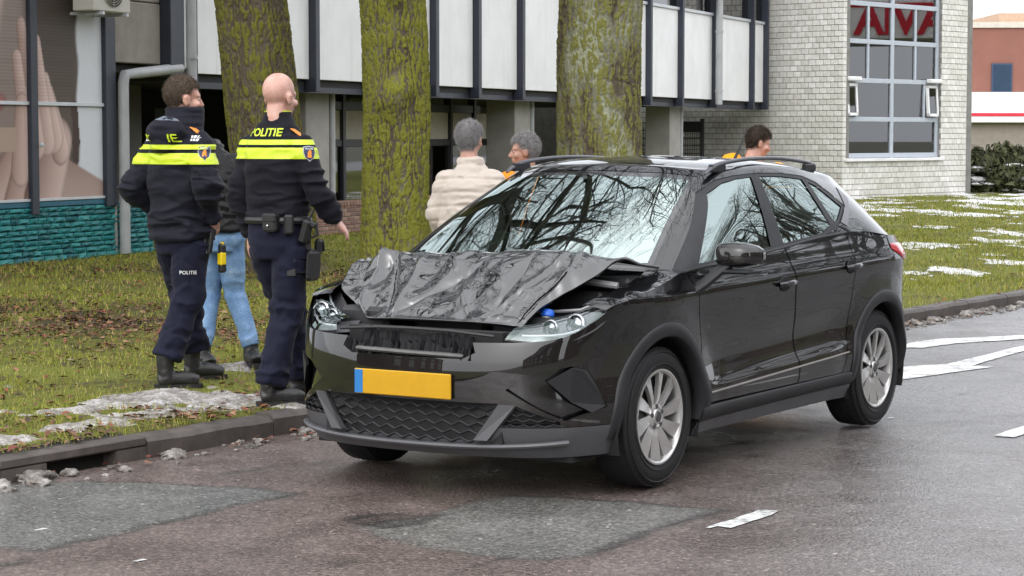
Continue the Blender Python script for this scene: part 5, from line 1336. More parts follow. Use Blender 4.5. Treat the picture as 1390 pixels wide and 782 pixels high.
for sg in (-1, 1):
    xs = np.linspace(1.24, 3.02, 30); V = []
    for z, off in ((.335, .002), (.328, .016), (.285, .022), (.262, .012), (.225, -.04)): V.append(np.stack([xs, sg*(yside(xs, np.full(30, max(z, .26)))+off), np.full(30, z)+.012*(xs-1.24)/1.8], 1))
    G = np.stack(V, 1); F = grid_faces(*G.shape[:2]); mk_np('sill_cladding', G.reshape(-1, 3), F if sg < 0 else F[:, ::-1], M_plast, CAR, True)
    xs = np.linspace(1.27, 2.93, 24); V = []      # rubbing strip line low on the doors
    zl = .395+.06*(xs-1.27)/1.66
    b = MB(); b.tube([(x, sg*(y+.001), z) for x, y, z in zip(xs, yside(xs, zl), zl)], .006, 6); b.build('door_strip', plain('strip_grey', (.22, .20, .19), .35, .4), CAR, True)
# --- wheels
def wheel(x, sg, yo):
    Wh = empty('wheel', (x, sg*yo, .326), 0, CAR); M0 = frame((0, 0, 0), (1, 0, 0), (0, 0, 1), (0, sg, 0))     # local z -> outward
    W_ = .205; R = .326; b = MB(); n = 72
    prof = [(.215, -W_+.02), (.24, -W_+.0), (.285, -W_-.002), (.312, -W_+.012), (.322, -W_+.03), (.3255, -W_+.06), (.3255, -.06), (.322, -.03), (.312, -.012), (.295, .0), (.262, .004), (.238, .001), (.222, -.006), (.218, -.02)]
    b.lathe(prof, n, M0); tyre = b.build('tyre', M_rub, Wh, True)
    # tread blocks
    t = MB(); base = MB()
    for k in range(84):
        a = 2*PI*k/84
        for j, (z0, z1, sh) in enumerate(((-W_+.022, -W_+.062, .5), (-W_+.068, -W_+.100, 0), (-W_+.106, -.062, 0), (-.056, -.016, -.5))):
            a0, a1 = a+.006+.02*j, a+2*PI/84-.016+.02*j; rr0, rr1 = R-.012, R+(.0005 if j in (1, 2) else -.0035); v = []
            for r in (rr0, rr1):
                for aa, zz in ((a0, z0), (a1, z0), (a1+sh*.02, z1), (a0+sh*.02, z1)): v.append(tuple(M0 @ Vector((r*math.cos(aa), r*math.sin(aa), zz))))
            t.add(v, [(4, 5, 6, 7), (0, 1, 5, 4), (1, 2, 6, 5), (2, 3, 7, 6), (3, 0, 4, 7)])
    tr = t.build('tread', M_rub, tyre); tr['kind'] = 'stuff'
    b = MB()
    for rr in (.300, .246): b.lathe([(rr-.004, .0005+(.004 if rr < .28 else 0)), (rr, .004+(.003 if rr < .28 else 0)), (rr+.004, .0005+(.003 if rr < .28 else 0))], n, M0)
    b.build('sidewall_rib', M_rub, tyre, True)
    b = MB(); b.lathe([(.20, -.17), (.205, -.03), (.212, -.012), (.222, -.004), (.2215, .002), (.214, .003), (.205, -.004), (.200, -.03), (.198, -.16)], n, M0); rim = b.build('rim', M_alloy, Wh, True)
    b = MB(); b.lathe([(.0, -.075), (.20, -.075)], n, M0); b.build('brake_shadow', plain('wheel_shade', (.02, .02, .022), .6, .2), rim)  # dark disc standing in for the shade behind the spokes
    b = MB(); b.lathe([(.06, -.07), (.135, -.066), (.138, -.05), (.06, -.046)], 40, M0); b.build('brake_disc', plain('disc_steel', (.25, .24, .23), .35, .8), rim, True)
    for k in range(10):     # ten flat twisted blades
        a = 2*PI*k/10+.12; s = MB(); v = []
        for r, w0, w1, z0, z1 in ((.045, -.016, .016, -.030, -.022), (.09, -.020, .022, -.022, -.012), (.15, -.022, .036, -.020, -.004), (.202, -.020, .050, -.016, -.001)):
            for w, z in ((w0, z0), (w1, z1), (w1, z1-.020), (w0, z0-.026)):
                v.append(tuple(M0 @ Vector((r*math.cos(a)-w*math.sin(a), r*math.sin(a)+w*math.cos(a), z))))
        F = [(i*4+j, i*4+(j+1) % 4, (i+1)*4+(j+1) % 4, (i+1)*4+j) for i in range(3) for j in range(4)]; s.add(v, F+[(0, 1, 2, 3), (12, 15, 14, 13)])
        s.build('spoke', M_alloy, rim)
    b = MB(); b.lathe([(.062, -.035), (.058, -.018), (.045, -.014), (.040, -.018), (.034, -.010), (.0, -.008)], 30, M0); b.build('hub', M_alloy, rim, True)
    b = MB(); b.lathe([(.026, -.009), (.024, -.005), (.0, -.004)], 20, M0); b.build('hub_cap', M_alloy_d, rim, True)
    for k in range(5):
        a = 2*PI*k/5+.4; b = MB(); b.lathe([(.011, -.03), (.011, -.012), (.0, -.012)], 10, M0 @ Matrix.Translation((.048*math.cos(a), .048*math.sin(a), 0))); b.build('bolt', M_alloy_d, rim)
    return Wh
for x, sg in ((.855, -1), (.855, 1), (3.405, -1), (3.405, 1)): wheel(x, sg, .845)
# --- mirrors
for sg in (-1,):
    mr = empty('door_mirror', (1.24, sg*.86, .965), 0, doors['f', sg]); mr.parent = CAR
    bm = bmesh.new(); bmesh.ops.create_uvsphere(bm, u_segments=28, v_segments=18, radius=1)
    for v in bm.verts:
        x, y, z = v.co; e = .55; sx = math.copysign(abs(x)**.75, x); sy = math.copysign(abs(y)**.62, y); sz = math.copysign(abs(z)**.65, z)
        v.co = (sx*.085, sy*.128, (sz*.066 if z > 0 else sz*.052)*(1-.22*max(0, y)))
        if v.co.x > .045: v.co.x = .045
        v.co.x += .05*(abs(v.co.y/.125)**2)*(1 if x < 0 else .3)
    me = bpy.data.meshes.new('mirror_shell'); bm.to_mesh(me); bm.free()
    o = link('mirror_shell', me, M_paint_c, mr, True); o.location = (.10, sg*.135, .085); o.scale = (1, sg, 1)
    sharp(o, 40)
    b = MB(); b.box(-.07, .085, -.105, .105, -.02, .0, bev=.008); lo_ = b.build('mirror_base', M_plast, mr); lo_.location = (.10, sg*.12, .022)
    b = MB(); b.tube([(-.06, -sg*.03, -.085), (-.01, sg*.015, -.045), (.06, sg*.07, .02), (.085, sg*.10, .045)], [.05, .04, .036, .04], 10, flat=.65); b.build('mirror_stalk', M_plast, mr, True)
    b = MB(); b.box(.148, .15, -.09, .09, -.045, .05); q = b.build('mirror_glass', M_chrome, mr); q.location = (0, sg*.135, .085)
# --- door handles, with recess
for sg in (-1, 1):
    for dk, x, z in (('f', 2.14, .868), ('r', 2.96, .915)):
        y = float(yside([x], [z])[0]); M = frame((x, sg*y, z), (1, 0, .03), (0, sg, 0), (0, 0, 1))
        b = MB(); b.lathe([(.0, .002), (.036, .003), (.044, .0035), (.048, .0)], 28, M @ Matrix.Rotation(-PI/2, 4, 'X') @ Matrix.Diagonal((1.45, .8, 1, 1))); b.build('handle_cup', M_void, doors[dk, sg], True)
        b = MB(); b.tube([tuple(M @ Vector(p)) for p in ((-.075, .006, .0), (-.05, .030, .002), (0, .036, .004), (.05, .030, .004), (.08, .006, .004))], [.012, .015, .016, .015, .012], 10, flat=1.0); b.build('handle', M_paint_c, doors[dk, sg], True)
# --- roof rails, antenna, tail lamps
for sg in (-1, 1):
    P = catmull([(1.80, .585, 1.425), (1.87, .585, 1.455), (2.0, .585, 1.480), (2.3, .585, 1.498), (2.65, .582, 1.498), (2.95, .575, 1.480), (3.1, .57, 1.462), (3.17, .565, 1.438)], 8)
    b = MB(); b.tube([(p[0], sg*p[1], p[2]) for p in P], [.007+.007*min(1, min(i, len(P)-1-i)/6) for i in range(len(P))], 10, flat=.8); b.build('roof_rail', plain('rail_grey', (.10, .10, .11), .35, .5, var=.05), CAR, True)
    for x0, x1, z in ((1.86, 2.02, 1.452), (2.98, 3.12, 1.442)):
        b = MB(); b.box(x0, x1, sg*.582-.012, sg*.582+.012, z-.02, z+.022, bev=.006); b.build('rail_foot', M_plast, CAR)
b = MB(); b.tube([(3.28, 0, 1.455), (3.36, 0, 1.53), (3.47, 0, 1.66)], [.012, .007, .004], 8); b.build('antenna', M_plast, CAR, True)
M_tail = plain('tail_red', (.42, .008, .015), .15, var=.1, coat=1)
for sg in (-1, 1):
    nx, nz = 14, 8; V = np.empty((nx, nz, 3))
    for i, xr in enumerate(np.linspace(3.56, 3.99, nx)):
        for k, t in enumerate(np.linspace(0, 1, nz)):
            lo_, hi_ = np.interp(xr, [3.56, 3.7, 4.0], [.985, .93, .885]), np.interp(xr, [3.56, 4.0], [1.015, 1.01])
            z = lo_+(hi_-lo_)*t; yr = float(np.interp(xr, XR[100:], YR[100:])); a, y, _ = body_xyz(np.array([xr]), np.array([yr]), np.array([z])); bul = .012*math.sin(PI*t)**.5*min(1, i/3); V[i, k] = (a[0]+bul*.5, sg*(y[0]+.004+bul), z)
    F = grid_faces(nx, nz); mk_np('tail_light', V.reshape(-1, 3), F if sg < 0 else F[:, ::-1], M_tail, CAR, True)
# --- cabin: floor, dashboard with opened airbags, seats, wheel
M_int = plain('cabin_dark', (.03, .031, .033), .8, var=.2, vscale=6)
cab = empty('cabin', (0, 0, 0), 0, CAR)
b = MB(); b.box(1.0, 3.6, -.70, .70, .25, .50); b.build('cabin_floor', M_int, cab)
b = MB(); b.box(.98, 1.42, -.70, .70, .60, .985, bev=.05); b.build('dashboard', M_int, cab)
def seat(x, y):
    b = MB(); b.box(x, x+.5, y-.24, y+.24, .5, .72, bev=.05); M = Matrix.Translation((x+.45, y, .68)) @ Matrix.Rotation(math.radians(18), 4, 'Y'); b.box(0, .14, -.23, .23, 0, .58, M=M, bev=.05); b.box(.02, .12, -.12, .12, .62, .80, M=M, bev=.04); b.build('seat', plain('seat_fabric', (.05, .052, .055), .9, var=.2), cab, True)
for y in (-.36, .36): seat(1.85, y)
b = MB(); b.box(2.75, 3.25, -.6, .6, .5, .72, bev=.05); b.box(3.2, 3.34, -.6, .6, .65, 1.12, bev=.05); b.build('rear_bench', plain('seat_fabric', (.05, .052, .055), .9), cab)
Ms = frame((1.52, -.36, .92), (0, 1, 0), (.42, 0, .9), (.9, 0, -.42)); b = MB()
b.tube([tuple(Ms @ Vector((.18*math.cos(t), .18*math.sin(t), 0))) for t in np.linspace(0, 2*PI, 30)], .016, 8, cap=False); b.box(-.17, .17, -.03, .03, -.01, .02, M=Ms); b.build('steering_wheel', M_int, cab, True)
def airbag(loc, s, seed):
    bm = bmesh.new(); bmesh.ops.create_uvsphere(bm, u_segments=28, v_segments=18, radius=1)
    for v in bm.verts:
        n = float(fbm(np.array([v.co.x*1.6+seed]), np.array([v.co.y*1.6]), np.array([v.co.z*1.6]), 3, 3)[0]); v.co = Vector((v.co.x*s[0], v.co.y*s[1], v.co.z*s[2]))*(1+.35*n)
    me = bpy.data.meshes.new('airbag'); bm.to_mesh(me); bm.free(); o = link('airbag', me, plain('airbag_fabric', (.42, .46, .42), .85, var=.1), cab, True); o.location = loc
airbag((1.34, .40, 1.03), (.17, .26, .10), 1); airbag((1.62, -.36, .98), (.12, .24, .2), 5)
b = MB(); b.box(1.62, 1.66, -.11, .11, 1.33, 1.40, bev=.01); b.tube([(1.60, 0, 1.42), (1.63, 0, 1.39)], .012, 6); b.build('inside_mirror', M_gloss, cab)
# ================================================================== people
TMP = bpy.data.scenes.new('workbench')
def fuse(tubes, voxel, smooth=4, wr=0.0, wscale=(14, 14, 7), seed=1, wfun=None):
    """union of closed tubes -> one continuous smooth surface (arrays V, F)"""
    me = bpy.data.meshes.new('tmp'); me.from_pydata([tuple(v) for v in tubes.v], [], tubes.f); me.update()
    bm = bmesh.new(); bm.from_mesh(me); bmesh.ops.recalc_face_normals(bm, faces=bm.faces); bm.to_mesh(me); bm.free()
    o = bpy.data.objects.new('tmp', me); TMP.collection.objects.link(o)
    r = o.modifiers.new('r', 'REMESH'); r.mode = 'VOXEL'; r.voxel_size = voxel
    s = o.modifiers.new('s', 'SMOOTH'); s.factor = .5; s.iterations = smooth
    vl = TMP.view_layers[0]; vl.update(); m2 = bpy.data.meshes.new_from_object(o.evaluated_get(vl.depsgraph))
    bpy.data.objects.remove(o); bpy.data.meshes.remove(me)
    n = len(m2.vertices); V = np.empty(n*3); m2.vertices.foreach_get('co', V); V = V.reshape(-1, 3)
    if wr:
        Nn = np.empty(n*3); m2.vertices.foreach_get('normal', Nn); Nn = Nn.reshape(-1, 3)
        a = fbm(V[:, 0]*wscale[0], V[:, 1]*wscale[1], V[:, 2]*wscale[2], seed, 3); bfold = 1-np.abs(fbm(V[:, 0]*wscale[0]*.6+a*.5, V[:, 1]*wscale[1]*.6, V[:, 2]*wscale[2]*1.3+a*.6, seed+4, 2))*2.2
        amt = wr*(.55*a+.75*np.clip(bfold, -.2, 1))
        if wfun is not None: amt = amt*wfun(V)
        V = V+Nn*amt[:, None]
    m2.vertices.foreach_set('co', V.ravel().astype(np.float32)); m2.update(); return m2
def ell_rings(b, rings, n=28, cap=True):
    """torso-like tube from (z, rx, ry, cx, cy) rings"""
    v = []; 
    for z, rx, ry, cx, cy in rings:
        for k in range(n):
            a = 2*PI*k/n; c, s = math.cos(a), math.sin(a); v.append((cx+rx*math.copysign(abs(c)**.85, c), cy+ry*math.copysign(abs(s)**.85, s), z))
    m = len(rings); f = [(i*n+k, i*n+(k+1) % n, (i+1)*n+(k+1) % n, (i+1)*n+k) for i in range(m-1) for k in range(n)]+[tuple(range(n))[::-1], tuple((m-1)*n+k for k in range(n))]
    b.add(v, f)
def ball(b, c, r, n=14):
    rx, ry, rz = r if isinstance(r, tuple) else (r, r, r); V = []; 
    for i in range(1, n):
        for k in range(n*2):
            t, p = PI*i/n, PI*k/n; V.append((c[0]+rx*math.sin(t)*math.cos(p), c[1]+ry*math.sin(t)*math.sin(p), c[2]+rz*math.cos(t)))
    m = n*2; F = [(i*m+k, i*m+(k+1) % m, (i+1)*m+(k+1) % m, (i+1)*m+k) for i in range(n-2) for k in range(m)]+[tuple(range(m)), tuple((n-2)*m+k for k in range(m))[::-1]]
    b.add(V, F)
def limb(b, pts, rr, n=16, flat=None):
    P = catmull([tuple(p) for p in pts], 6); t = np.linspace(0, len(pts)-1, len(P)); R = np.interp(t, range(len(pts)), rr); b.tube([tuple(p) for p in P], list(R), n, flat=flat)
def hand(b, wrist, d, palm_n, side, curl=.5, s=1.0):
    """palm and five bent fingers; d = pointing direction, palm_n = palm normal"""
    d = Vector(d).normalized(); pn = Vector(palm_n); pn = (pn-d*pn.dot(d)).normalized(); a = d.cross(pn)*side; w = Vector(wrist)
    for k in (-1.3, -.45, .45, 1.3): b.tube([tuple(w+a*k*.012*s), tuple(w+d*.045*s+a*k*.017*s), tuple(w+d*.088*s+a*k*.020*s)], [.015*s, .0155*s, .012*s], 8)
    for i, L in enumerate((.068, .080, .074, .058)):
        k = (1.35, .45, -.45, -1.3)[i]; p = w+d*.085*s+a*k*.020*s; pts = [p]; dd = d.copy()
        for j, fr in enumerate((.45, .32, .28)):
            dd = (dd+pn*curl*(.45+.35*j)).normalized(); p = p+dd*L*fr*s; pts.append(p)
        b.tube([tuple(q) for q in pts], [.0098*s, .0092*s, .0085*s, .0070*s], 8)
    p = w+d*.02*s+a*.026*s; q = p+(d*.5+a*.75+pn*.3).normalized()*.042*s; r = q+(d*.9+a*.25+pn*.35).normalized()*.034*s; t = r+(d*.9+pn*.5).normalized()*.024*s
    b.tube([tuple(p), tuple(q), tuple(r), tuple(t)], [.015*s, .0125*s, .0105*s, .008*s], 8)
def head_parts(b, M, s=1.0):
    """skull, jaw, nose, ears, brow, lips in the head's own frame (y forward), placed by matrix M"""
    h = MB()
    ball(h, (0, -.012, .045), (.077, .098, .093)); ball(h, (0, .022, -.03), (.062, .070, .078)); ball(h, (0, .045, -.075), (.040, .038, .036)); ball(h, (0, .065, .025), (.058, .03, .022))
    h.tube([(0, .085, .022), (0, .102, -.012), (0, .112, -.030), (0, .092, -.040)], [.009, .012, .016, .010], 8)
    ball(h, (0, .083, -.060), (.026, .014, .008)); ball(h, (0, .080, -.072), (.024, .014, .008))
    for sg in (-1, 1):
        ball(h, (sg*.080, -.010, -.005), (.011, .024, .034)); ball(h, (sg*.086, -.014, .012), (.010, .016, .018)); ball(h, (sg*.050, .060, -.025), (.022, .022, .022)); ball(h, (sg*.032, .078, .012), (.014, .012, .010))
    h.tube([(0, -.03, -.16), (0, -.025, -.06), (0, -.01, 0)], [.062, .057, .055], 16)
    b.add([tuple(M @ (Vector(p)*s)) for p in h.v], h.f)
def add_eyes(parent, M, s=1.0):
    for sg in (-1, 1):
        b = MB(); ball(b, (sg*.032, .0745, .008), (.0125, .0105, .0095), 8); b.v = [tuple(M @ (Vector(p)*s)) for p in b.v]; e = b.build('eye', plain('eye_white', (.7, .68, .65), .2, var=0), parent, True)
        b = MB(); ball(b, (sg*.032, .083, .008), (.0055, .003, .0055), 8); b.v = [tuple(M @ (Vector(p)*s)) for p in b.v]; b.build('iris', plain('eye_dark', (.03, .025, .02), .15, var=0), e, True)
def sub_mesh(me, keep, name, mat, parent, off=0.0, jit=0.0, seed=1):
    """copy faces whose centre passes keep(x,y,z) as an offset shell"""
    bm = bmesh.new(); bm.from_mesh(me); bmesh.ops.delete(bm, geom=[f for f in bm.faces if not keep(*f.calc_center_median())], context='FACES')
    if jit or off:
        bm.normal_update(); co = np.array([v.co[:] for v in bm.verts]); 
        if len(co):
            j = off+jit*fbm(co[:, 0]*90, co[:, 1]*90, co[:, 2]*60, seed, 3)
            bd = np.array([v.is_boundary for v in bm.verts]); j = np.where(bd, -.002, j)
            for v, q in zip(bm.verts, j): v.co += v.normal*float(q)
    m2 = bpy.data.meshes.new(name); bm.to_mesh(m2); bm.free(); return link(name, m2, mat, parent, True)
def strands(o, n, L, seed=3):
    """short hairs standing on a hair cap"""
    me = o.data; rs = np.random.default_rng(seed); nv = len(me.vertices); V = np.empty(nv*3); me.vertices.foreach_get('co', V); V = V.reshape(-1, 3); Nn = np.empty(nv*3); me.vertices.foreach_get('normal', Nn); Nn = Nn.reshape(-1, 3)
    i = rs.integers(0, nv, n); p = V[i]+rs.normal(0, .003, (n, 3)); d = Nn[i]*.55+np.array([0, 0, -.45])+rs.normal(0, .35, (n, 3)); d /= np.linalg.norm(d, axis=1, keepdims=True); w = np.cross(d, rs.normal(0, 1, (n, 3))); w /= np.linalg.norm(w, axis=1, keepdims=True)
    ln = L*(.6+.8*rs.random((n, 1))); T3 = np.stack([p-w*.0012-Nn[i]*.002, p+w*.0012-Nn[i]*.002, p+d*ln], 1)
    s = mk_np('hair_strands', T3.reshape(-1, 3), np.arange(3*n).reshape(-1, 3), me.materials[0], o); s['kind'] = 'stuff'
def mat_skin(name, col):
    m, nt, bs = newmat(name); v = obj_coord(nt); n = noise(nt, v, 18, 4, .6)
    c = ramp(nt, n, [(.35, (col[0]*.86, col[1]*.72, col[2]*.68)), (.65, col)]); nt.links.new(c, bs.inputs['Base Color']); bs.inputs['Roughness'].default_value = .45
    bs.inputs['Subsurface Weight'].default_value = .12; bs.inputs['Subsurface Radius'].default_value = (.012, .004, .002); bump(nt, bs, noise(nt, v, 220, 3), .12, .002); return m
def mat_cloth(name, col, rough=.75, weave=260, wb=.25, var=.18, sheen=.04, coat=0):
    m, nt, bs = newmat(name); v = obj_coord(nt); n = noise(nt, v, 6, 5, .6)
    c = ramp(nt, n, [(.3, tuple(x*(1-var) for x in col)), (.7, tuple(x*(1+var) for x in col))]); nt.links.new(c, bs.inputs['Base Color']); bs.inputs['Roughness'].default_value = rough
    bs.inputs['Sheen Weight'].default_value = sheen; bs.inputs['Specular IOR Level'].default_value = .12; bs.inputs['Coat Weight'].default_value = coat
    hh = mixrgb(nt, .35, noise(nt, v, 28, 4, .6), noise(nt, v, weave, 2)); bump(nt, bs, hh, wb, .006); return m
# skin and cloth
SK1 = mat_skin('skin_pale', (.52, .31, .245)); SK2 = mat_skin('skin_pink', (.56, .345, .285)); SK3 = mat_skin('skin_dark_tan', (.40, .24, .18))
NAVY = mat_cloth('navy_uniform', (.0085, .0085, .013)); NAVY_J = mat_cloth('navy_jacket', (.009, .0095, .016), .65); TROU = mat_cloth('navy_trousers', (.010, .011, .024), .75)
HIVIS = plain('hi_vis_yellow', (.50, .62, .02), .45, var=.06, vscale=15); REFW = plain('reflective_white', (.72, .73, .75), .4, var=.04); GOLD = plain('rank_gold', (.62, .22, .03), .5)
BOOT = plain('boot_leather', (.016, .015, .015), .42, var=.25, vscale=14, bmp=.35, bscale=45); GEAR = plain('duty_gear', (.012, .012, .013), .45, var=.2, vscale=20, bmp=.2); SOLE = plain('boot_sole', (.012, .012, .012), .8)
DENIM = None
def mat_denim():
    m, nt, bs = newmat('blue_denim'); v = obj_coord(nt); n = noise(nt, v, 9, 5, .6); n2 = noise(nt, v, 130, 3)
    c = ramp(nt, n, [(.3, (.10, .19, .36)), (.55, (.17, .29, .48)), (.75, (.30, .42, .58))]); c = mixrgb(nt, 1, c, ramp(nt, n2, [(.3, (.75,)*3), (.7, (1.2,)*3)]), 'MULTIPLY'); nt.links.new(c, bs.inputs['Base Color']); bs.inputs['Roughness'].default_value = .85; bump(nt, bs, mixrgb(nt, .3, noise(nt, v, 25, 4), n2), .3, .006); return m
def boots(parent, ankle, toe_dir, h=.20, L=.20, name='boot', mat=None):
    a = Vector(ankle); d = Vector((toe_dir[0], toe_dir[1], 0)).normalized(); b = MB(); g = a.z
    limb(b, [(a.x-d.x*.01, a.y-d.y*.01, g+h), (a.x-d.x*.012, a.y-d.y*.012, g+.12), (a.x, a.y, g+.055)], [.056, .050, .052]); q = lambda t, z: (a.x+d.x*t, a.y+d.y*t, g+z)
    limb(b, [q(-.055, .045), q(.0, .055), q(.07, .058), q(.14, .048), q(L, .040)], [.040, .050, .047, .046, .034])
    me = fuse(b, .007, 3, .002, (40, 40, 40), 5)
    V = np.array([v.co[:] for v in me.vertices]); V[:, 2] = np.where(V[:, 2] < g+.012, g+.012, V[:, 2]); me.vertices.foreach_set('co', V.ravel().astype(np.float32)); me.update()
    bo = link(name, me, mat or BOOT, parent, True); s = MB(); pr = []
    for t, w in ((-.085, .016), (-.072, .032), (0, .038), (.08, .042), (.15, .040), (L+.012, .028), (L+.024, .012)): pr.append((t, w))
    poly = [(t, w) for t, w in pr]+[(t, -w) for t, w in pr[::-1]]; n = Vector((-d.y, d.x, 0))
    s.prism(poly, 0, .026, frame((a.x, a.y, g), d, n, (0, 0, 1))); s.build('sole', SOLE, bo)
    l = MB()
    for k in range(5):
        c = Vector(q(.065-.02*k, .098+.022*k)); l.tube([tuple(c-n*.028), tuple(c+d*.010+Vector((0, 0, .006))), tuple(c+n*.028)], .003, 5)
    l.build('laces', plain('lace', (.03, .03, .03), .8), bo); return bo
def band_cut(me, zs, test):
    """split a garment along level lines and return the mesh with band faces flagged by test(z)"""
    bm = bmesh.new(); bm.from_mesh(me)
    for z in zs: bmesh.ops.bisect_plane(bm, geom=list(bm.verts)+list(bm.edges)+list(bm.faces), dist=1e-5, plane_co=(0, 0, z), plane_no=(0, 0, 1))
    return bm
def split_bands(me, bands, name, mat, bandmat, parent, skip=None):
    bm = band_cut(me, [z for b_ in bands for z in b_], None); keep = lambda c: any(z0 < c.z < z1 for z0, z1 in bands) and not (skip and skip(c))
    b2 = bm.copy(); bmesh.ops.delete(bm, geom=[f for f in bm.faces if keep(f.calc_center_median())], context='FACES'); bmesh.ops.delete(b2, geom=[f for f in b2.faces if not keep(f.calc_center_median())], context='FACES')
    m1 = bpy.data.meshes.new(name); bm.to_mesh(m1); bm.free(); o = link(name, m1, mat, parent, True)
    bmesh.ops.remove_doubles(b2, verts=b2.verts, dist=1e-6); b2.normal_update()
    for v in b2.verts: v.co += v.normal*.0018
    m2 = bpy.data.meshes.new('reflective_band'); b2.to_mesh(m2); b2.free(); link('reflective_band', m2, bandmat, o, True); return o
def project(parent, name, verts2, faces, tf, bvh, d, off, mat):
    """drop a flat shape onto a garment: tf maps (u,v)->start point, d = ray direction"""
    d = Vector(d).normalized(); V = []; last = 0.
    for u, w in verts2:
        p = Vector(tf(u, w)); hit = bvh.ray_cast(p, d)
        q = hit[0]-d*off if hit[0] is not None else None; V.append(q)
    good = [q for q in V if q is not None]
    if not good: return None
    F = [f for f in faces if all(V[i] is not None for i in f)]; mid = sum(good, Vector())/len(good)
    return mk(name, [tuple(q if q is not None else mid) for q in V], F, mat, parent)
def text_shape(s, size, bold=.012):
    cu = bpy.data.curves.new('txt', 'FONT'); cu.body = s; cu.size = size; cu.offset = bold*size; cu.resolution_u = 3; cu.align_x = 'CENTER'
    o = bpy.data.objects.new('txt', cu); TMP.collection.objects.link(o); vl = TMP.view_layers[0]; vl.update(); me = bpy.data.meshes.new_from_object(o.evaluated_get(vl.depsgraph)); bpy.data.objects.remove(o)
    bm = bmesh.new(); bm.from_mesh(me); bmesh.ops.triangulate(bm, faces=bm.faces)
    bmesh.ops.subdivide_edges(bm, edges=[e for e in bm.edges if e.calc_length() > size*.25], cuts=1); bmesh.ops.triangulate(bm, faces=bm.faces)
    V = [(v.co.x, v.co.y) for v in bm.verts]; F = [[v.index for v in f.verts] for f in bm.faces]; bm.free(); return V, F
def bvh_of(objs):
    V = []; F = []
    for o in objs:
        n = len(V); V += [v.co.copy() for v in o.data.vertices]; F += [[i+n for i in p.vertices] for p in o.data.polygons]
    return BVHTree.FromPolygons(V, F)
def shield(parent, tf, bvh, d, s):
    pr = [(-.42, .5), (0, .56), (.42, .5), (.46, .1), (.34, -.25), (0, -.56), (-.34, -.25), (-.46, .1)]
    def ringed(k, off, mat, nm, pts=pr):
        V = [(0, 0)]+[(a*s*k, b_*s*k) for a, b_ in pts]; n = len(pts); project(parent, nm, V, [(0, i+1, (i+1) % n+1) for i in range(n)], tf, bvh, d, off, mat)
    ringed(1.0, .003, plain('badge_silver', (.40, .40, .45), .5), 'badge'); ringed(.88, .0045, plain('badge_blue', (.018, .022, .07), .5), 'badge_field')
    fl = [(-.10, -.02), (-.16, .10), (-.04, .30), (.0, .16), (.10, .34), (.16, .12), (.08, -.02), (.16, -.10), (.12, -.20), (-.14, -.20), (-.18, -.08)]
    V = [(0, .02)]+[(a*s, (b_-.08)*s) for a, b_ in fl]; project(parent, 'badge_flame', V, [(0, i+1, (i+1) % len(fl)+1) for i in range(len(fl))], tf, bvh, d, .006, plain('badge_orange', (.75, .25, .02), .5))
    V, F = text_shape('POLITIE', s*.17); project(parent, 'badge_text', [(a, b_+s*.29) for a, b_ in V], F, tf, bvh, d, .0065, REFW)
def checks(parent, x0, z0, c, tf, bvh, d, mat, n=3):
    for i in range(n):
        for j in range(2):
            a, b_ = x0+i*c*1.35, z0+j*c*1.35
            project(parent, 'check_mark', [(a, b_), (a+c, b_), (a+c, b_+c), (a, b_+c)], [(0, 1, 2, 3)], tf, bvh, d, .004, mat)
def legs_mesh(hip, R, L, w=(.105, .088, .072, .078), seat=None, voxel=.009, wr=.019, seed=3, wz=(11, 11, 9)):
    """R and L: lists hip, knee, ankle points"""
    b = MB(); ell_rings(b, [(hip[2]-.13, .135, .115, hip[0], hip[1]), (hip[2]-.05, .172, .132, hip[0], hip[1]), (hip[2]+.05, .168, .125, hip[0], hip[1]), (hip[2]+.12, .155, .115, hip[0], hip[1])])
    for q in (R, L):
        h, k, a = [Vector(p) for p in q]; limb(b, [h, h.lerp(k, .5), k, k.lerp(a, .5), a], [w[0], w[0]*.93, w[1], w[2]*1.03, w[3]])
    def wf(V): return .55+.9*np.exp(-((V[:, 2]-R[1][2])/.10)**2)+.9*np.exp(-((V[:, 2]-R[2][2]-.07)/.09)**2)
    return fuse(b, voxel, 4, wr, wz, seed, wf)

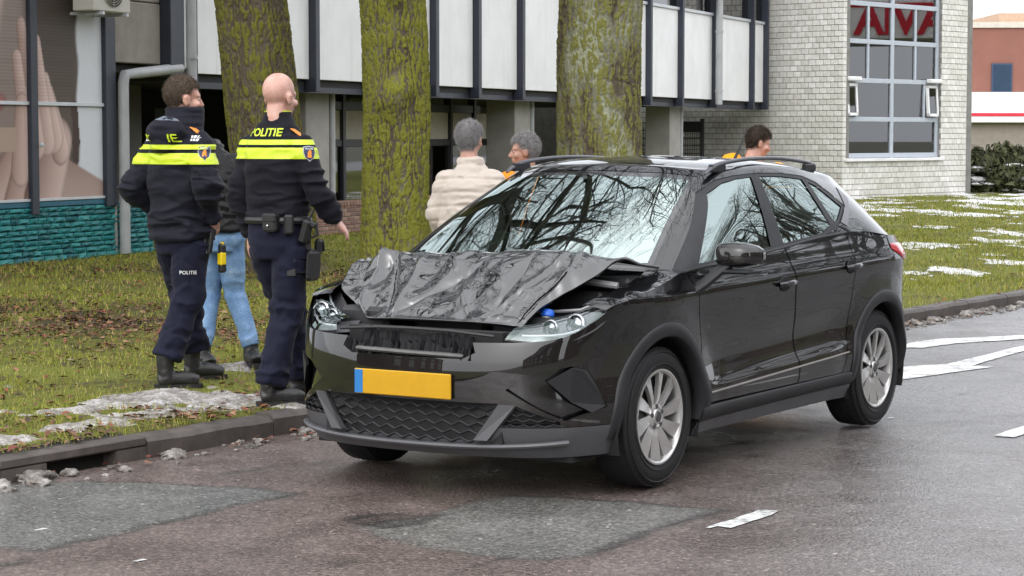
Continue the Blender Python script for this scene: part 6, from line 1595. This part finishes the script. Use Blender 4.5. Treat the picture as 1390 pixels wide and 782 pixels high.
def officer(kind, loc, rz, lab):
    P = empty('person', loc, rz); tag(P, lab, 'person', 'police officers on the verge')
    o2 = kind == 2
    # joints in the body frame: x = own right, y = forward
    if o2:
        sh = .158; RE, RW = (.25, .0, 1.235), (.295, .12, 1.06); LE, LW = (-.228, -.04, 1.20), (-.205, .03, .965)
        Rf, Lf = ((.01, -.10, .015), (.75, .66)), ((-.08, .33, .015), (.7, .7)); hipz = .97; HM = Matrix.Translation((.01, .012, 1.735)) @ Matrix.Scale(1.04, 4) @ Matrix.Rotation(math.radians(-8), 4, 'Z')
    else:
        sh = .158; RE, RW = (.275, -.06, 1.215), (.205, .05, 1.05); LE, LW = (-.285, -.12, 1.215), (-.22, .10, 1.03)
        Rf, Lf = ((.02, -.15, .015), (.62, .78)), ((-.19, .29, .015), (.55, .83)); hipz = .95; HM = Matrix.Translation((.0, .03, 1.735)) @ Matrix.Scale(1.06, 4) @ Matrix.Rotation(math.radians(-26), 4, 'Z')
    skin = SK2 if o2 else SK1
    # body: one continuous figure under the clothes
    b = MB(); head_parts(b, HM); ell_rings(b, [(hipz-.05, .13, .10, 0, 0), (1.1, .13, .09, 0, 0), (1.3, .15, .10, 0, 0), (1.45, .15, .09, 0, 0), (1.53, .08, .07, 0, 0)])
    limb(b, [(0, 0, 1.45), (0, .0, 1.56), (0, .01, 1.64)], [.07, .062, .06])
    for s, E_, W_ in ((1, RE, RW), (-1, LE, LW)):
        limb(b, [(s*.10, 0, 1.47), (s*sh*.9, 0, 1.45), E_, W_], [.05, .045, .036, .027])
    if o2: hand(b, RW, (.40, .55, -.65), (-.5, .1, -.8), 1, .55); hand(b, LW, (-.05, .15, -1), (1, .1, 0), -1, .45)
    else: hand(b, RW, (-.15, .45, -.95), (-.9, .2, 0), 1, .45); hand(b, LW, (.2, .5, -.8), (1, 0, 0), -1, .45)
    R = [(.085, 0, hipz-.06), (Rf[0][0]*.75+.045, Rf[0][1]*.45+.045, .54), (Rf[0][0], Rf[0][1]-.005, .135 if o2 else .20)]; Lg = [(-.085, 0, hipz-.06), (Lf[0][0]*.75-.03, Lf[0][1]*.6+.04, .54), (Lf[0][0], Lf[0][1], .135 if o2 else .20)]
    for q in (R, Lg): limb(b, [q[0], Vector(q[0]).lerp(Vector(q[1]), .5), q[1], Vector(q[1]).lerp(Vector(q[2]), .5), q[2], (q[2][0], q[2][1], .07)], [.068, .06, .05, .045, .036, .032])
    me = fuse(b, .0075, 3); body_o = link('body', me, skin, P, True); add_eyes(P, HM)
    inv = HM.inverted()
    def hairy(x, y, z):
        q = inv @ Vector((x, y, z)); return q.z > -.05+.115*min(1, max(0, (q.y+.06)/.10)) and abs(q.z) < .2 and not (abs(q.x) > .073 and q.z < .03 and -.042 < q.y < .03)
    if o2: pass
    else: hr = sub_mesh(me, hairy, 'hair', plain('hair_brown', (.075, .052, .035), .8, var=.5, vscale=120, bmp=.8, bscale=160), P, .006, .003, 4); strands(hr, 9000, .012)
    # trousers
    tm = legs_mesh((0, 0, hipz), R, Lg, (.108, .090, .080, .086) if not o2 else (.106, .088, .078, .082), seed=3+kind); tr = link('trousers', tm, TROU, P, True)
    for ft, td in (Rf, Lf): boots(P, ft, td, .21 if not o2 else .12, .185)
    # jacket / body shirt
    b = MB()
    if o2:
        ell_rings(b, [(1.055, .168, .125, 0, 0), (1.12, .172, .130, 0, 0), (1.22, .178, .138, 0, 0), (1.34, .186, .142, 0, -.005), (1.44, .182, .132, 0, -.008), (1.505, .160, .118, 0, -.006), (1.55, .128, .102, 0, -.002), (1.595, .102, .088, 0, .002), (1.63, .080, .078, 0, .006), (1.660, .073, .073, 0, .008)])
        ar = [.080, .074, .062, .054, .045]
    else:
        ell_rings(b, [(.905, .198, .160, 0, 0), (.97, .196, .158, 0, 0), (1.10, .190, .156, 0, 0), (1.24, .194, .158, 0, -.003), (1.36, .196, .158, 0, -.006), (1.44, .188, .146, 0, -.008), (1.50, .168, .128, 0, -.004), (1.55, .142, .110, 0, .004), (1.60, .120, .102, 0, .018), (1.64, .104, .100, 0, .030), (1.685, .100, .098, 0, .042)])
        ar = [.088, .084, .074, .066, .054]
        ball(b, (0, -.115, 1.535), (.135, .085, .085)); ball(b, (0, -.14, 1.475), (.085, .05, .07))       # hood lying on the back
    for s, E_, W_ in ((1, RE, RW), (-1, LE, LW)):
        S_ = Vector((s*sh, 0, 1.455)); E2, W2 = Vector(E_), Vector(W_); limb(b, [Vector((s*.13, 0, 1.47)), S_, S_.lerp(E2, .5), E2, E2.lerp(W2, .55), W2.lerp(E2, -.02)], [.07]+ar)
    def wf(V):
        arm = np.clip((np.abs(V[:, 0])-.2)/.05, 0, 1); return .45+.9*arm*np.exp(-((V[:, 2]-1.24)/.12)**2)+.7*np.exp(-((V[:, 2]-(1.10 if o2 else .98))/.08)**2)
    jm = fuse(b, .0085, 3, .036 if not o2 else .022, (7, 7, 13), 7+kind, wf)
    bands = [(1.476, 1.504), (1.398, 1.460)] if o2 else [(1.440, 1.468), (1.352, 1.418)]
    jk = split_bands(jm, bands, 'jacket' if not o2 else 'uniform_shirt', NAVY_J if not o2 else NAVY, HIVIS, P, skip=(lambda c: abs(c.x) < .02 and c.y > .05) if o2 else (lambda c: c.y > .10 and abs(c.x) < .05))
    bv = bvh_of([jk]+list(jk.children))
    tf = (lambda u, w: (u, -.6, w)) ; d = (0, 1, 0)
    tz = 1.525 if o2 else 1.490; x0 = .0 if o2 else .0
    V, F = text_shape('POLITIE', .062, .02)
    if o2:
        project(jk, 'lettering', [(a*1.02-.015, b_+tz) for a, b_ in V], F, tf, bv, d, .004, HIVIS); checks(jk, .130, tz+.004, .014, tf, bv, d, REFW); checks(jk, -.205, tz+.002, .012, tf, bv, d, REFW, 2)
    else:
        project(jk, 'lettering', [(a*1.15, b_*1.05+tz-.005) for a, b_ in V], [f for f in F if abs(sum(V[i][0] for i in f)/3) > .055], tf, bv, d, .004, HIVIS); checks(jk, .155, tz, .014, tf, bv, d, REFW); checks(jk, -.205, tz, .012, tf, bv, d, REFW, 2)
    # sleeve badge on the right upper arm
    dd = Vector((-.72, .70, -.05)); ctr = Vector((sh+.055, -.02, 1.415 if not o2 else 1.425)); uu = Vector((.70, .72, 0)).normalized()
    shield(jk, lambda u, w: tuple(ctr-dd*.5+uu*u+Vector((0, 0, w))), bv, dd, .085 if not o2 else .08)
    # shoulder slide
    hit = bv.ray_cast(Vector((.145, -.02, 2)), Vector((0, 0, -1)))
    if hit[0] is not None:
        b = MB(); z = hit[0].z; M = Matrix.Translation((.145, -.025, z+.004)) @ Matrix.Rotation(.55, 4, 'Y'); b.box(-.04, .04, -.02, .02, 0, .006, M=M, bev=.002); b.build('rank_slide', GOLD, P)
    if o2:
        # seam of the vest, belt with pouches, radio and cuffs, thigh holster
        b = MB(); b.tube([(.181*math.cos(t), .136*math.sin(t), 1.055) for t in np.linspace(0, 2*PI, 40)], .024, 8, cap=False, flat=1.0); belt = b.build('duty_belt', GEAR, P, True)
        b = MB(); b.box(-.045, .045, -.03, .03, -.05, .05, M=Matrix.Translation((.055, -.155, 1.045)), bev=.012); b.box(-.046, .046, -.034, .0, .0, .052, M=Matrix.Translation((.055, -.155, 1.045)), bev=.01); b.build('pouch', GEAR, belt)
        b = MB(); b.lathe([(.006, 0), (.006, .006), (0, .007)], 10, frame((.055, -.191, 1.03), (1, 0, 0), (0, 0, 1), (0, -1, 0))); b.build('stud', M_chrome, belt)
        b = MB(); b.box(-.028, .028, -.03, .03, -.06, .05, M=Matrix.Translation((.145, -.115, 1.04)) @ Matrix.Rotation(.6, 4, 'Z'), bev=.012); b.build('pouch', GEAR, belt)
        b = MB(); M = Matrix.Translation((.225, -.05, 1.03)) @ Matrix.Rotation(.3, 4, 'Y')
        b.box(-.025, .025, -.03, .03, -.10, .03, M=M, bev=.01); b.tube([tuple(M @ Vector((0, .0, .03))), tuple(M @ Vector((.012, .01, .10)))], .006, 6); b.box(.0, .06, -.015, .015, .0, .03, M=M, bev=.006); b.tube([tuple(M @ Vector((.05, .0, .02))), tuple(M @ Vector((.075, .01, -.03))), tuple(M @ Vector((.04, .01, -.06)))], .009, 6); b.build('radio', GEAR, belt)
        hs_ = empty('thigh_holster', (0, 0, 0), 0, P); b = MB(); M = Matrix.Translation((.205, .03, .80)) @ Matrix.Rotation(.06, 4, 'Y')
        b.box(-.022, .024, -.055, .065, -.085, .09, M=M, bev=.018); b.box(-.02, .022, .03, .075, .06, .15, M=M, bev=.015); b.tube([tuple(M @ Vector((.0, .045, .12))), tuple(M @ Vector((.0, .09, .135))), tuple(M @ Vector((.0, .105, .08)))], .014, 8); b.build('holster_shell', GEAR, hs_)
        for z in (.845, .765):
            b = MB(); b.tube([(.092+.108*math.cos(t), .035+.108*math.sin(t), z) for t in np.linspace(0, 2*PI, 28)], .019, 6, cap=False, flat=.25); b.build('strap', GEAR, hs_, True)
            b = MB(); b.box(-.028, .028, -.012, .012, -.022, .022, M=Matrix.Translation((.135, -.075, z)) @ Matrix.Rotation(.4, 4, 'Z'), bev=.006); b.build('buckle', GEAR, hs_)
        b = MB(); b.box(-.018, .018, -.006, .006, 0, .17, M=Matrix.Translation((.205, -.01, .89)), bev=.004); b.build('drop_strap', GEAR, hs_)
        b = MB(); b.tube([(.074*math.cos(t), .008+.074*math.sin(t), 1.662) for t in np.linspace(0, 2*PI, 36)], .0035, 6, cap=False); b.build('collar_piping', HIVIS, P, True)
        V = [(-.135, 1.335), (.105, 1.335), (.105, 1.331), (-.135, 1.331)]; project(jk, 'pocket_seam', V, [(0, 1, 2, 3)], tf, bv, d, .004, GEAR)
    else:
        # grey hood lining, pocket lettering, gloves and a yellow spray holder at the hip
        tfz = lambda u, w: (u, -.10+w, 2.2); lin = [(-.095, .0), (-.05, -.045), (.0, -.058), (.06, -.042), (.105, .01), (.07, .02), (.0, -.018), (-.06, .015)]
        project(jk, 'hood_lining', [(u, w-.02) for u, w in lin], [(0, 1, 6, 7), (1, 2, 6), (2, 3, 6), (3, 4, 5), (3, 5, 6)], tfz, bv, (0, 0, -1), .006, mat_cloth('grey_lining', (.13, .15, .18), .7))
        tb = bvh_of([tr]); dd = Vector((-.75, .65, 0)); c = Vector((.13, -.08, .70)); uu = Vector((.65, .75, 0)).normalized(); V, F = text_shape('POLITIE', .030, .01)
        project(tr, 'pocket_lettering', V, F, lambda u, w: tuple(c-dd*.4+uu*u+Vector((0, 0, w))), tb, dd, .004, REFW)
        fl = [(-.095, -.075), (.095, -.06), (.095, .055), (-.095, .04)]; project(tr, 'pocket_flap', fl+[(0, -.075), (0, .05)], [(0, 4, 5, 3), (4, 1, 2, 5)], lambda u, w: tuple(c-dd*.4+uu*u+Vector((0, 0, w-.01))), tb, dd, .003, TROU)
        b = MB(); M = Matrix.Translation((.205, .04, .90)); b.tube([tuple(M @ Vector((-.02, 0, .06))), tuple(M @ Vector((-.03, -.01, .0))), tuple(M @ Vector((-.015, -.01, -.08)))], .022, 8, flat=.6); b.tube([tuple(M @ Vector((.01, 0, .06))), tuple(M @ Vector((.012, -.01, -.02))), tuple(M @ Vector((.0, -.01, -.075)))], .016, 8, flat=.6); b.build('glove', GEAR, P, True)
        b = MB(); M = Matrix.Translation((.205, .135, .80)); b.box(-.018, .018, -.028, .028, -.10, .075, M=M, bev=.012); hl = b.build('spray_holder', GEAR, P); b = MB(); b.box(-.018, .022, -.030, .018, -.055, .025, M=M, bev=.008); b.tube([tuple(M @ Vector((0, 0, .02))), tuple(M @ Vector((0, .0, .085)))], .011, 8); b.build('spray_can', plain('spray_yellow', (.75, .55, .01), .4), hl)
    return P
officer(1, (-1.985, 13.26, .10), math.radians(-36), 'police officer with short brown hair in a navy hooded jacket with yellow bands')
officer(2, (-1.315, 12.42, .095), math.radians(-27), 'bald police officer seen from behind pointing right, thigh holster on the right leg')

def civilian(loc, rz, lab, J, top, legs, skin, hair, hairtest=None, shoe=None, puff=None, group=None, legw=(.088, .068, .058, .056), hs=.96):
    """J: joints dict in the body frame"""
    P = empty('person', loc, rz); tag(P, lab, 'person', group); HM = J['head']; hip = J['hip']; sp = J['chest']; nk = J['neck']
    b = MB(); head_parts(b, HM, hs); limb(b, [hip, Vector(hip).lerp(Vector(sp), .5), sp, nk, tuple(HM @ Vector((0, -.01, -.05)))], [.10, .085, .065, .050, .050])
    for s in ('R', 'L'):
        S_, E_, W_ = J['arm'+s]; limb(b, [sp, S_, E_, W_], [.05, .042, .034, .025]); dv = Vector(W_)-Vector(E_); hand(b, W_, tuple(dv), (-1 if s == 'R' else 1, .2, 0), 1 if s == 'R' else -1, .5, .92)
        h, k, a = J['leg'+s]; limb(b, [h, k, a], [.07, .048, .034])
    me = fuse(b, .008, 3); link('body', me, skin, P, True); add_eyes(P, HM, hs); inv = HM.inverted()
    if hairtest is None:
        def hairtest(q): return q.z > -.055+.12*min(1, max(0, (q.y+.06)/.10)) and abs(q.z) < .2 and not (abs(q.x) > .073 and q.z < .03 and -.042 < q.y < .03)
    strands(sub_mesh(me, lambda x, y, z: hairtest(inv @ Vector((x, y, z))), 'hair', hair, P, .010, .005, 9), 9000, .022)
    tm = legs_mesh(hip, J['legR'], J['legL'], legw, seed=9, wr=.008); link('trousers', tm, legs, P, True)
    for s in ('R', 'L'): a = J['leg'+s][2]; boots(P, (a[0], a[1], J.get('foot'+s, .012)), J['toe'+s], .17, .155, 'boot', shoe)
    b = MB(); jr = J['jr']; hipv, spv, nkv = Vector(hip), Vector(sp), Vector(nk); rings = []
    for t, rx, ry in jr:
        c = hipv.lerp(spv, t) if t <= 1 else spv.lerp(nkv, t-1); rings.append((c.z, rx, ry, c.x, c.y))
    ell_rings(b, rings)
    for s in ('R', 'L'):
        S_, E_, W_ = [Vector(q) for q in J['arm'+s]]; limb(b, [spv.lerp(S_, .6), S_, S_.lerp(E_, .5), E_, E_.lerp(W_, .5), W_], [.07]+list(J['ar']))
    jm = fuse(b, .0085, 4, J.get('wr', .012), J.get('ws', (10, 10, 12)), 21)
    if puff:          # quilted tubes: level ridges
        n = len(jm.vertices); V = np.empty(n*3); jm.vertices.foreach_get('co', V); V = V.reshape(-1, 3); Nn = np.empty(n*3); jm.vertices.foreach_get('normal', Nn); Nn = Nn.reshape(-1, 3)
        ph = V[:, 2]/puff+.10*fbm(V[:, 0]*6, V[:, 1]*6, V[:, 2]*3, 5, 2)+np.abs(V[:, 0])*J.get('chev', 0); fr_ = np.abs(ph-np.round(ph)); q = 1-np.exp(-(fr_/.13)**2)*1.0
        V += Nn*((q-.7)*.009)[:, None]; jm.vertices.foreach_set('co', V.ravel().astype(np.float32)); jm.update()
    link('jacket', jm, top, P, True); return P
LEATHER = mat_cloth('black_leather', (.014, .014, .015), .32, 90, .35, .2, 0); BEIGE = mat_cloth('beige_quilt', (.46, .40, .35), .55, 120, .12, .06, .2); ORANGE = mat_cloth('orange_hi_vis', (.72, .20, .015), .6)
HAIR_G = plain('hair_grey', (.26, .25, .25), .8, var=.18, vscale=60, bmp=.8, bscale=140); HAIR_B = plain('hair_dark_brown', (.045, .028, .018), .7, var=.4, vscale=90, bmp=.9, bscale=140)
# woman in jeans, bent towards the first officer and mostly behind him
J = dict(head=Matrix.Translation((-.25, .24, 1.42)) @ Matrix.Rotation(-.6, 4, 'X'), hip=(0, 0, .90), chest=(-.01, .05, 1.30), neck=(-.10, .13, 1.42), armR=((.12, .04, 1.315), (.185, .0, 1.07), (.05, .17, .97)), armL=((-.20, .06, 1.26), (-.27, .10, 1.02), (-.15, .26, .95)),
         legR=((.075, 0, .84), (.085, .05, .50), (.205, .0, .155)), legL=((-.075, 0, .84), (-.085, .06, .50), (-.105, -.03, .155)), footR=.03, toeR=(.5, -.85), toeL=(.5, -.8), jr=[(.02, .180, .145), (.3, .185, .150), (.65, .190, .15), (.95, .175, .14), (1.3, .155, .13), (1.7, .125, .115), (2.2, .105, .10), (2.5, .09, .09)], ar=[.085, .08, .072, .062, .05], wr=.018)
DENIM = mat_denim()
civilian((-1.90, 14.35, .10), math.radians(-8), 'woman in a black leather puffer jacket and light blue jeans between the two officers', J, LEATHER, DENIM, SK1, HAIR_B, hairtest=lambda q: (q.y < .05 or q.z > .05) and q.length < .19, puff=.11)
# beige quilted jacket, grey hair
J = dict(head=Matrix.Translation((-.02, .06, 1.485)), hip=(0, 0, .86), chest=(0, .03, 1.20), neck=(-.01, .05, 1.36), armR=((.160, .02, 1.205), (.225, .02, .98), (.18, .2, .86)), armL=((-.160, .02, 1.205), (-.235, .0, .98), (-.21, .12, .80)),
         legR=((.08, 0, .80), (.09, .03, .46), (.09, -.02, .13)), legL=((-.08, 0, .80), (-.09, .03, .46), (-.09, -.02, .13)), toeR=(.2, 1), toeL=(-.2, 1), jr=[(-.18, .205, .17), (.1, .205, .17), (.5, .205, .160), (.9, .195, .15), (1.15, .165, .13), (1.45, .12, .11), (1.8, .088, .088), (2.05, .080, .080)], ar=[.085, .082, .074, .066, .054], wr=.014, chev=.5)
civilian((-.29, 15.05, .10), math.radians(-20), 'person with grey hair in a beige quilted jacket behind the car bonnet', J, BEIGE, mat_cloth('dark_trousers', (.02, .02, .022)), SK1, HAIR_G, puff=.095)
J = dict(head=Matrix.Translation((-.02, .04, 1.40)) @ Matrix.Rotation(.9, 4, 'Z'), hip=(0, 0, .82), chest=(.02, .0, 1.12), neck=(0, .02, 1.26), armR=((.19, .02, 1.17), (.25, .02, .95), (.18, .2, .82)), armL=((-.19, .02, 1.17), (-.25, .0, .95), (-.2, .14, .78)),
         legR=((.08, 0, .76), (.09, .03, .44), (.09, -.02, .13)), legL=((-.08, 0, .76), (-.09, .03, .44), (-.09, -.02, .13)), toeR=(.2, 1), toeL=(-.2, 1), jr=[(-.15, .2, .16), (.1, .2, .16), (.5, .205, .155), (.95, .2, .145), (1.25, .17, .12), (1.6, .11, .09), (1.85, .08, .08)], ar=[.095, .085, .075, .065, .052], wr=.012)
civilian((.13, 16.2, .10), math.radians(40), 'person in an orange jacket half hidden behind the beige jacket and the car', J, ORANGE, mat_cloth('dark_trousers2', (.02, .02, .022)), SK3, HAIR_G)
# recovery worker whose head shows above the roof
J = dict(head=Matrix.Translation((.03, .05, 1.455)) @ Matrix.Rotation(-1.15, 4, 'Z') @ Matrix.Rotation(-.25, 4, 'X'), hip=(0, 0, .84), chest=(0, .03, 1.14), neck=(.01, .04, 1.31), armR=((.19, .02, 1.21), (.25, .02, .97), (.18, .2, .84)), armL=((-.19, .02, 1.285), (-.27, .0, 1.0), (-.2, .14, .82)),
         legR=((.08, 0, .78), (.09, .03, .45), (.09, -.02, .13)), legL=((-.08, 0, .78), (-.09, .03, .45), (-.09, -.02, .13)), toeR=(.2, 1), toeL=(-.2, 1), jr=[(-.15, .2, .16), (.1, .2, .16), (.5, .205, .155), (.95, .205, .145), (1.25, .185, .12), (1.6, .12, .09), (1.85, .08, .08)], ar=[.095, .085, .075, .065, .052], wr=.012)
civilian((1.97, 18.0, .10), math.radians(-10), 'man with brown hair in an orange hi-vis top behind the car roof', J, mat_cloth('amber_hi_vis', (.85, .33, .01), .6), mat_cloth('dark_trousers3', (.02, .02, .022)), SK1, HAIR_B)
bpy.data.scenes.remove(TMP)
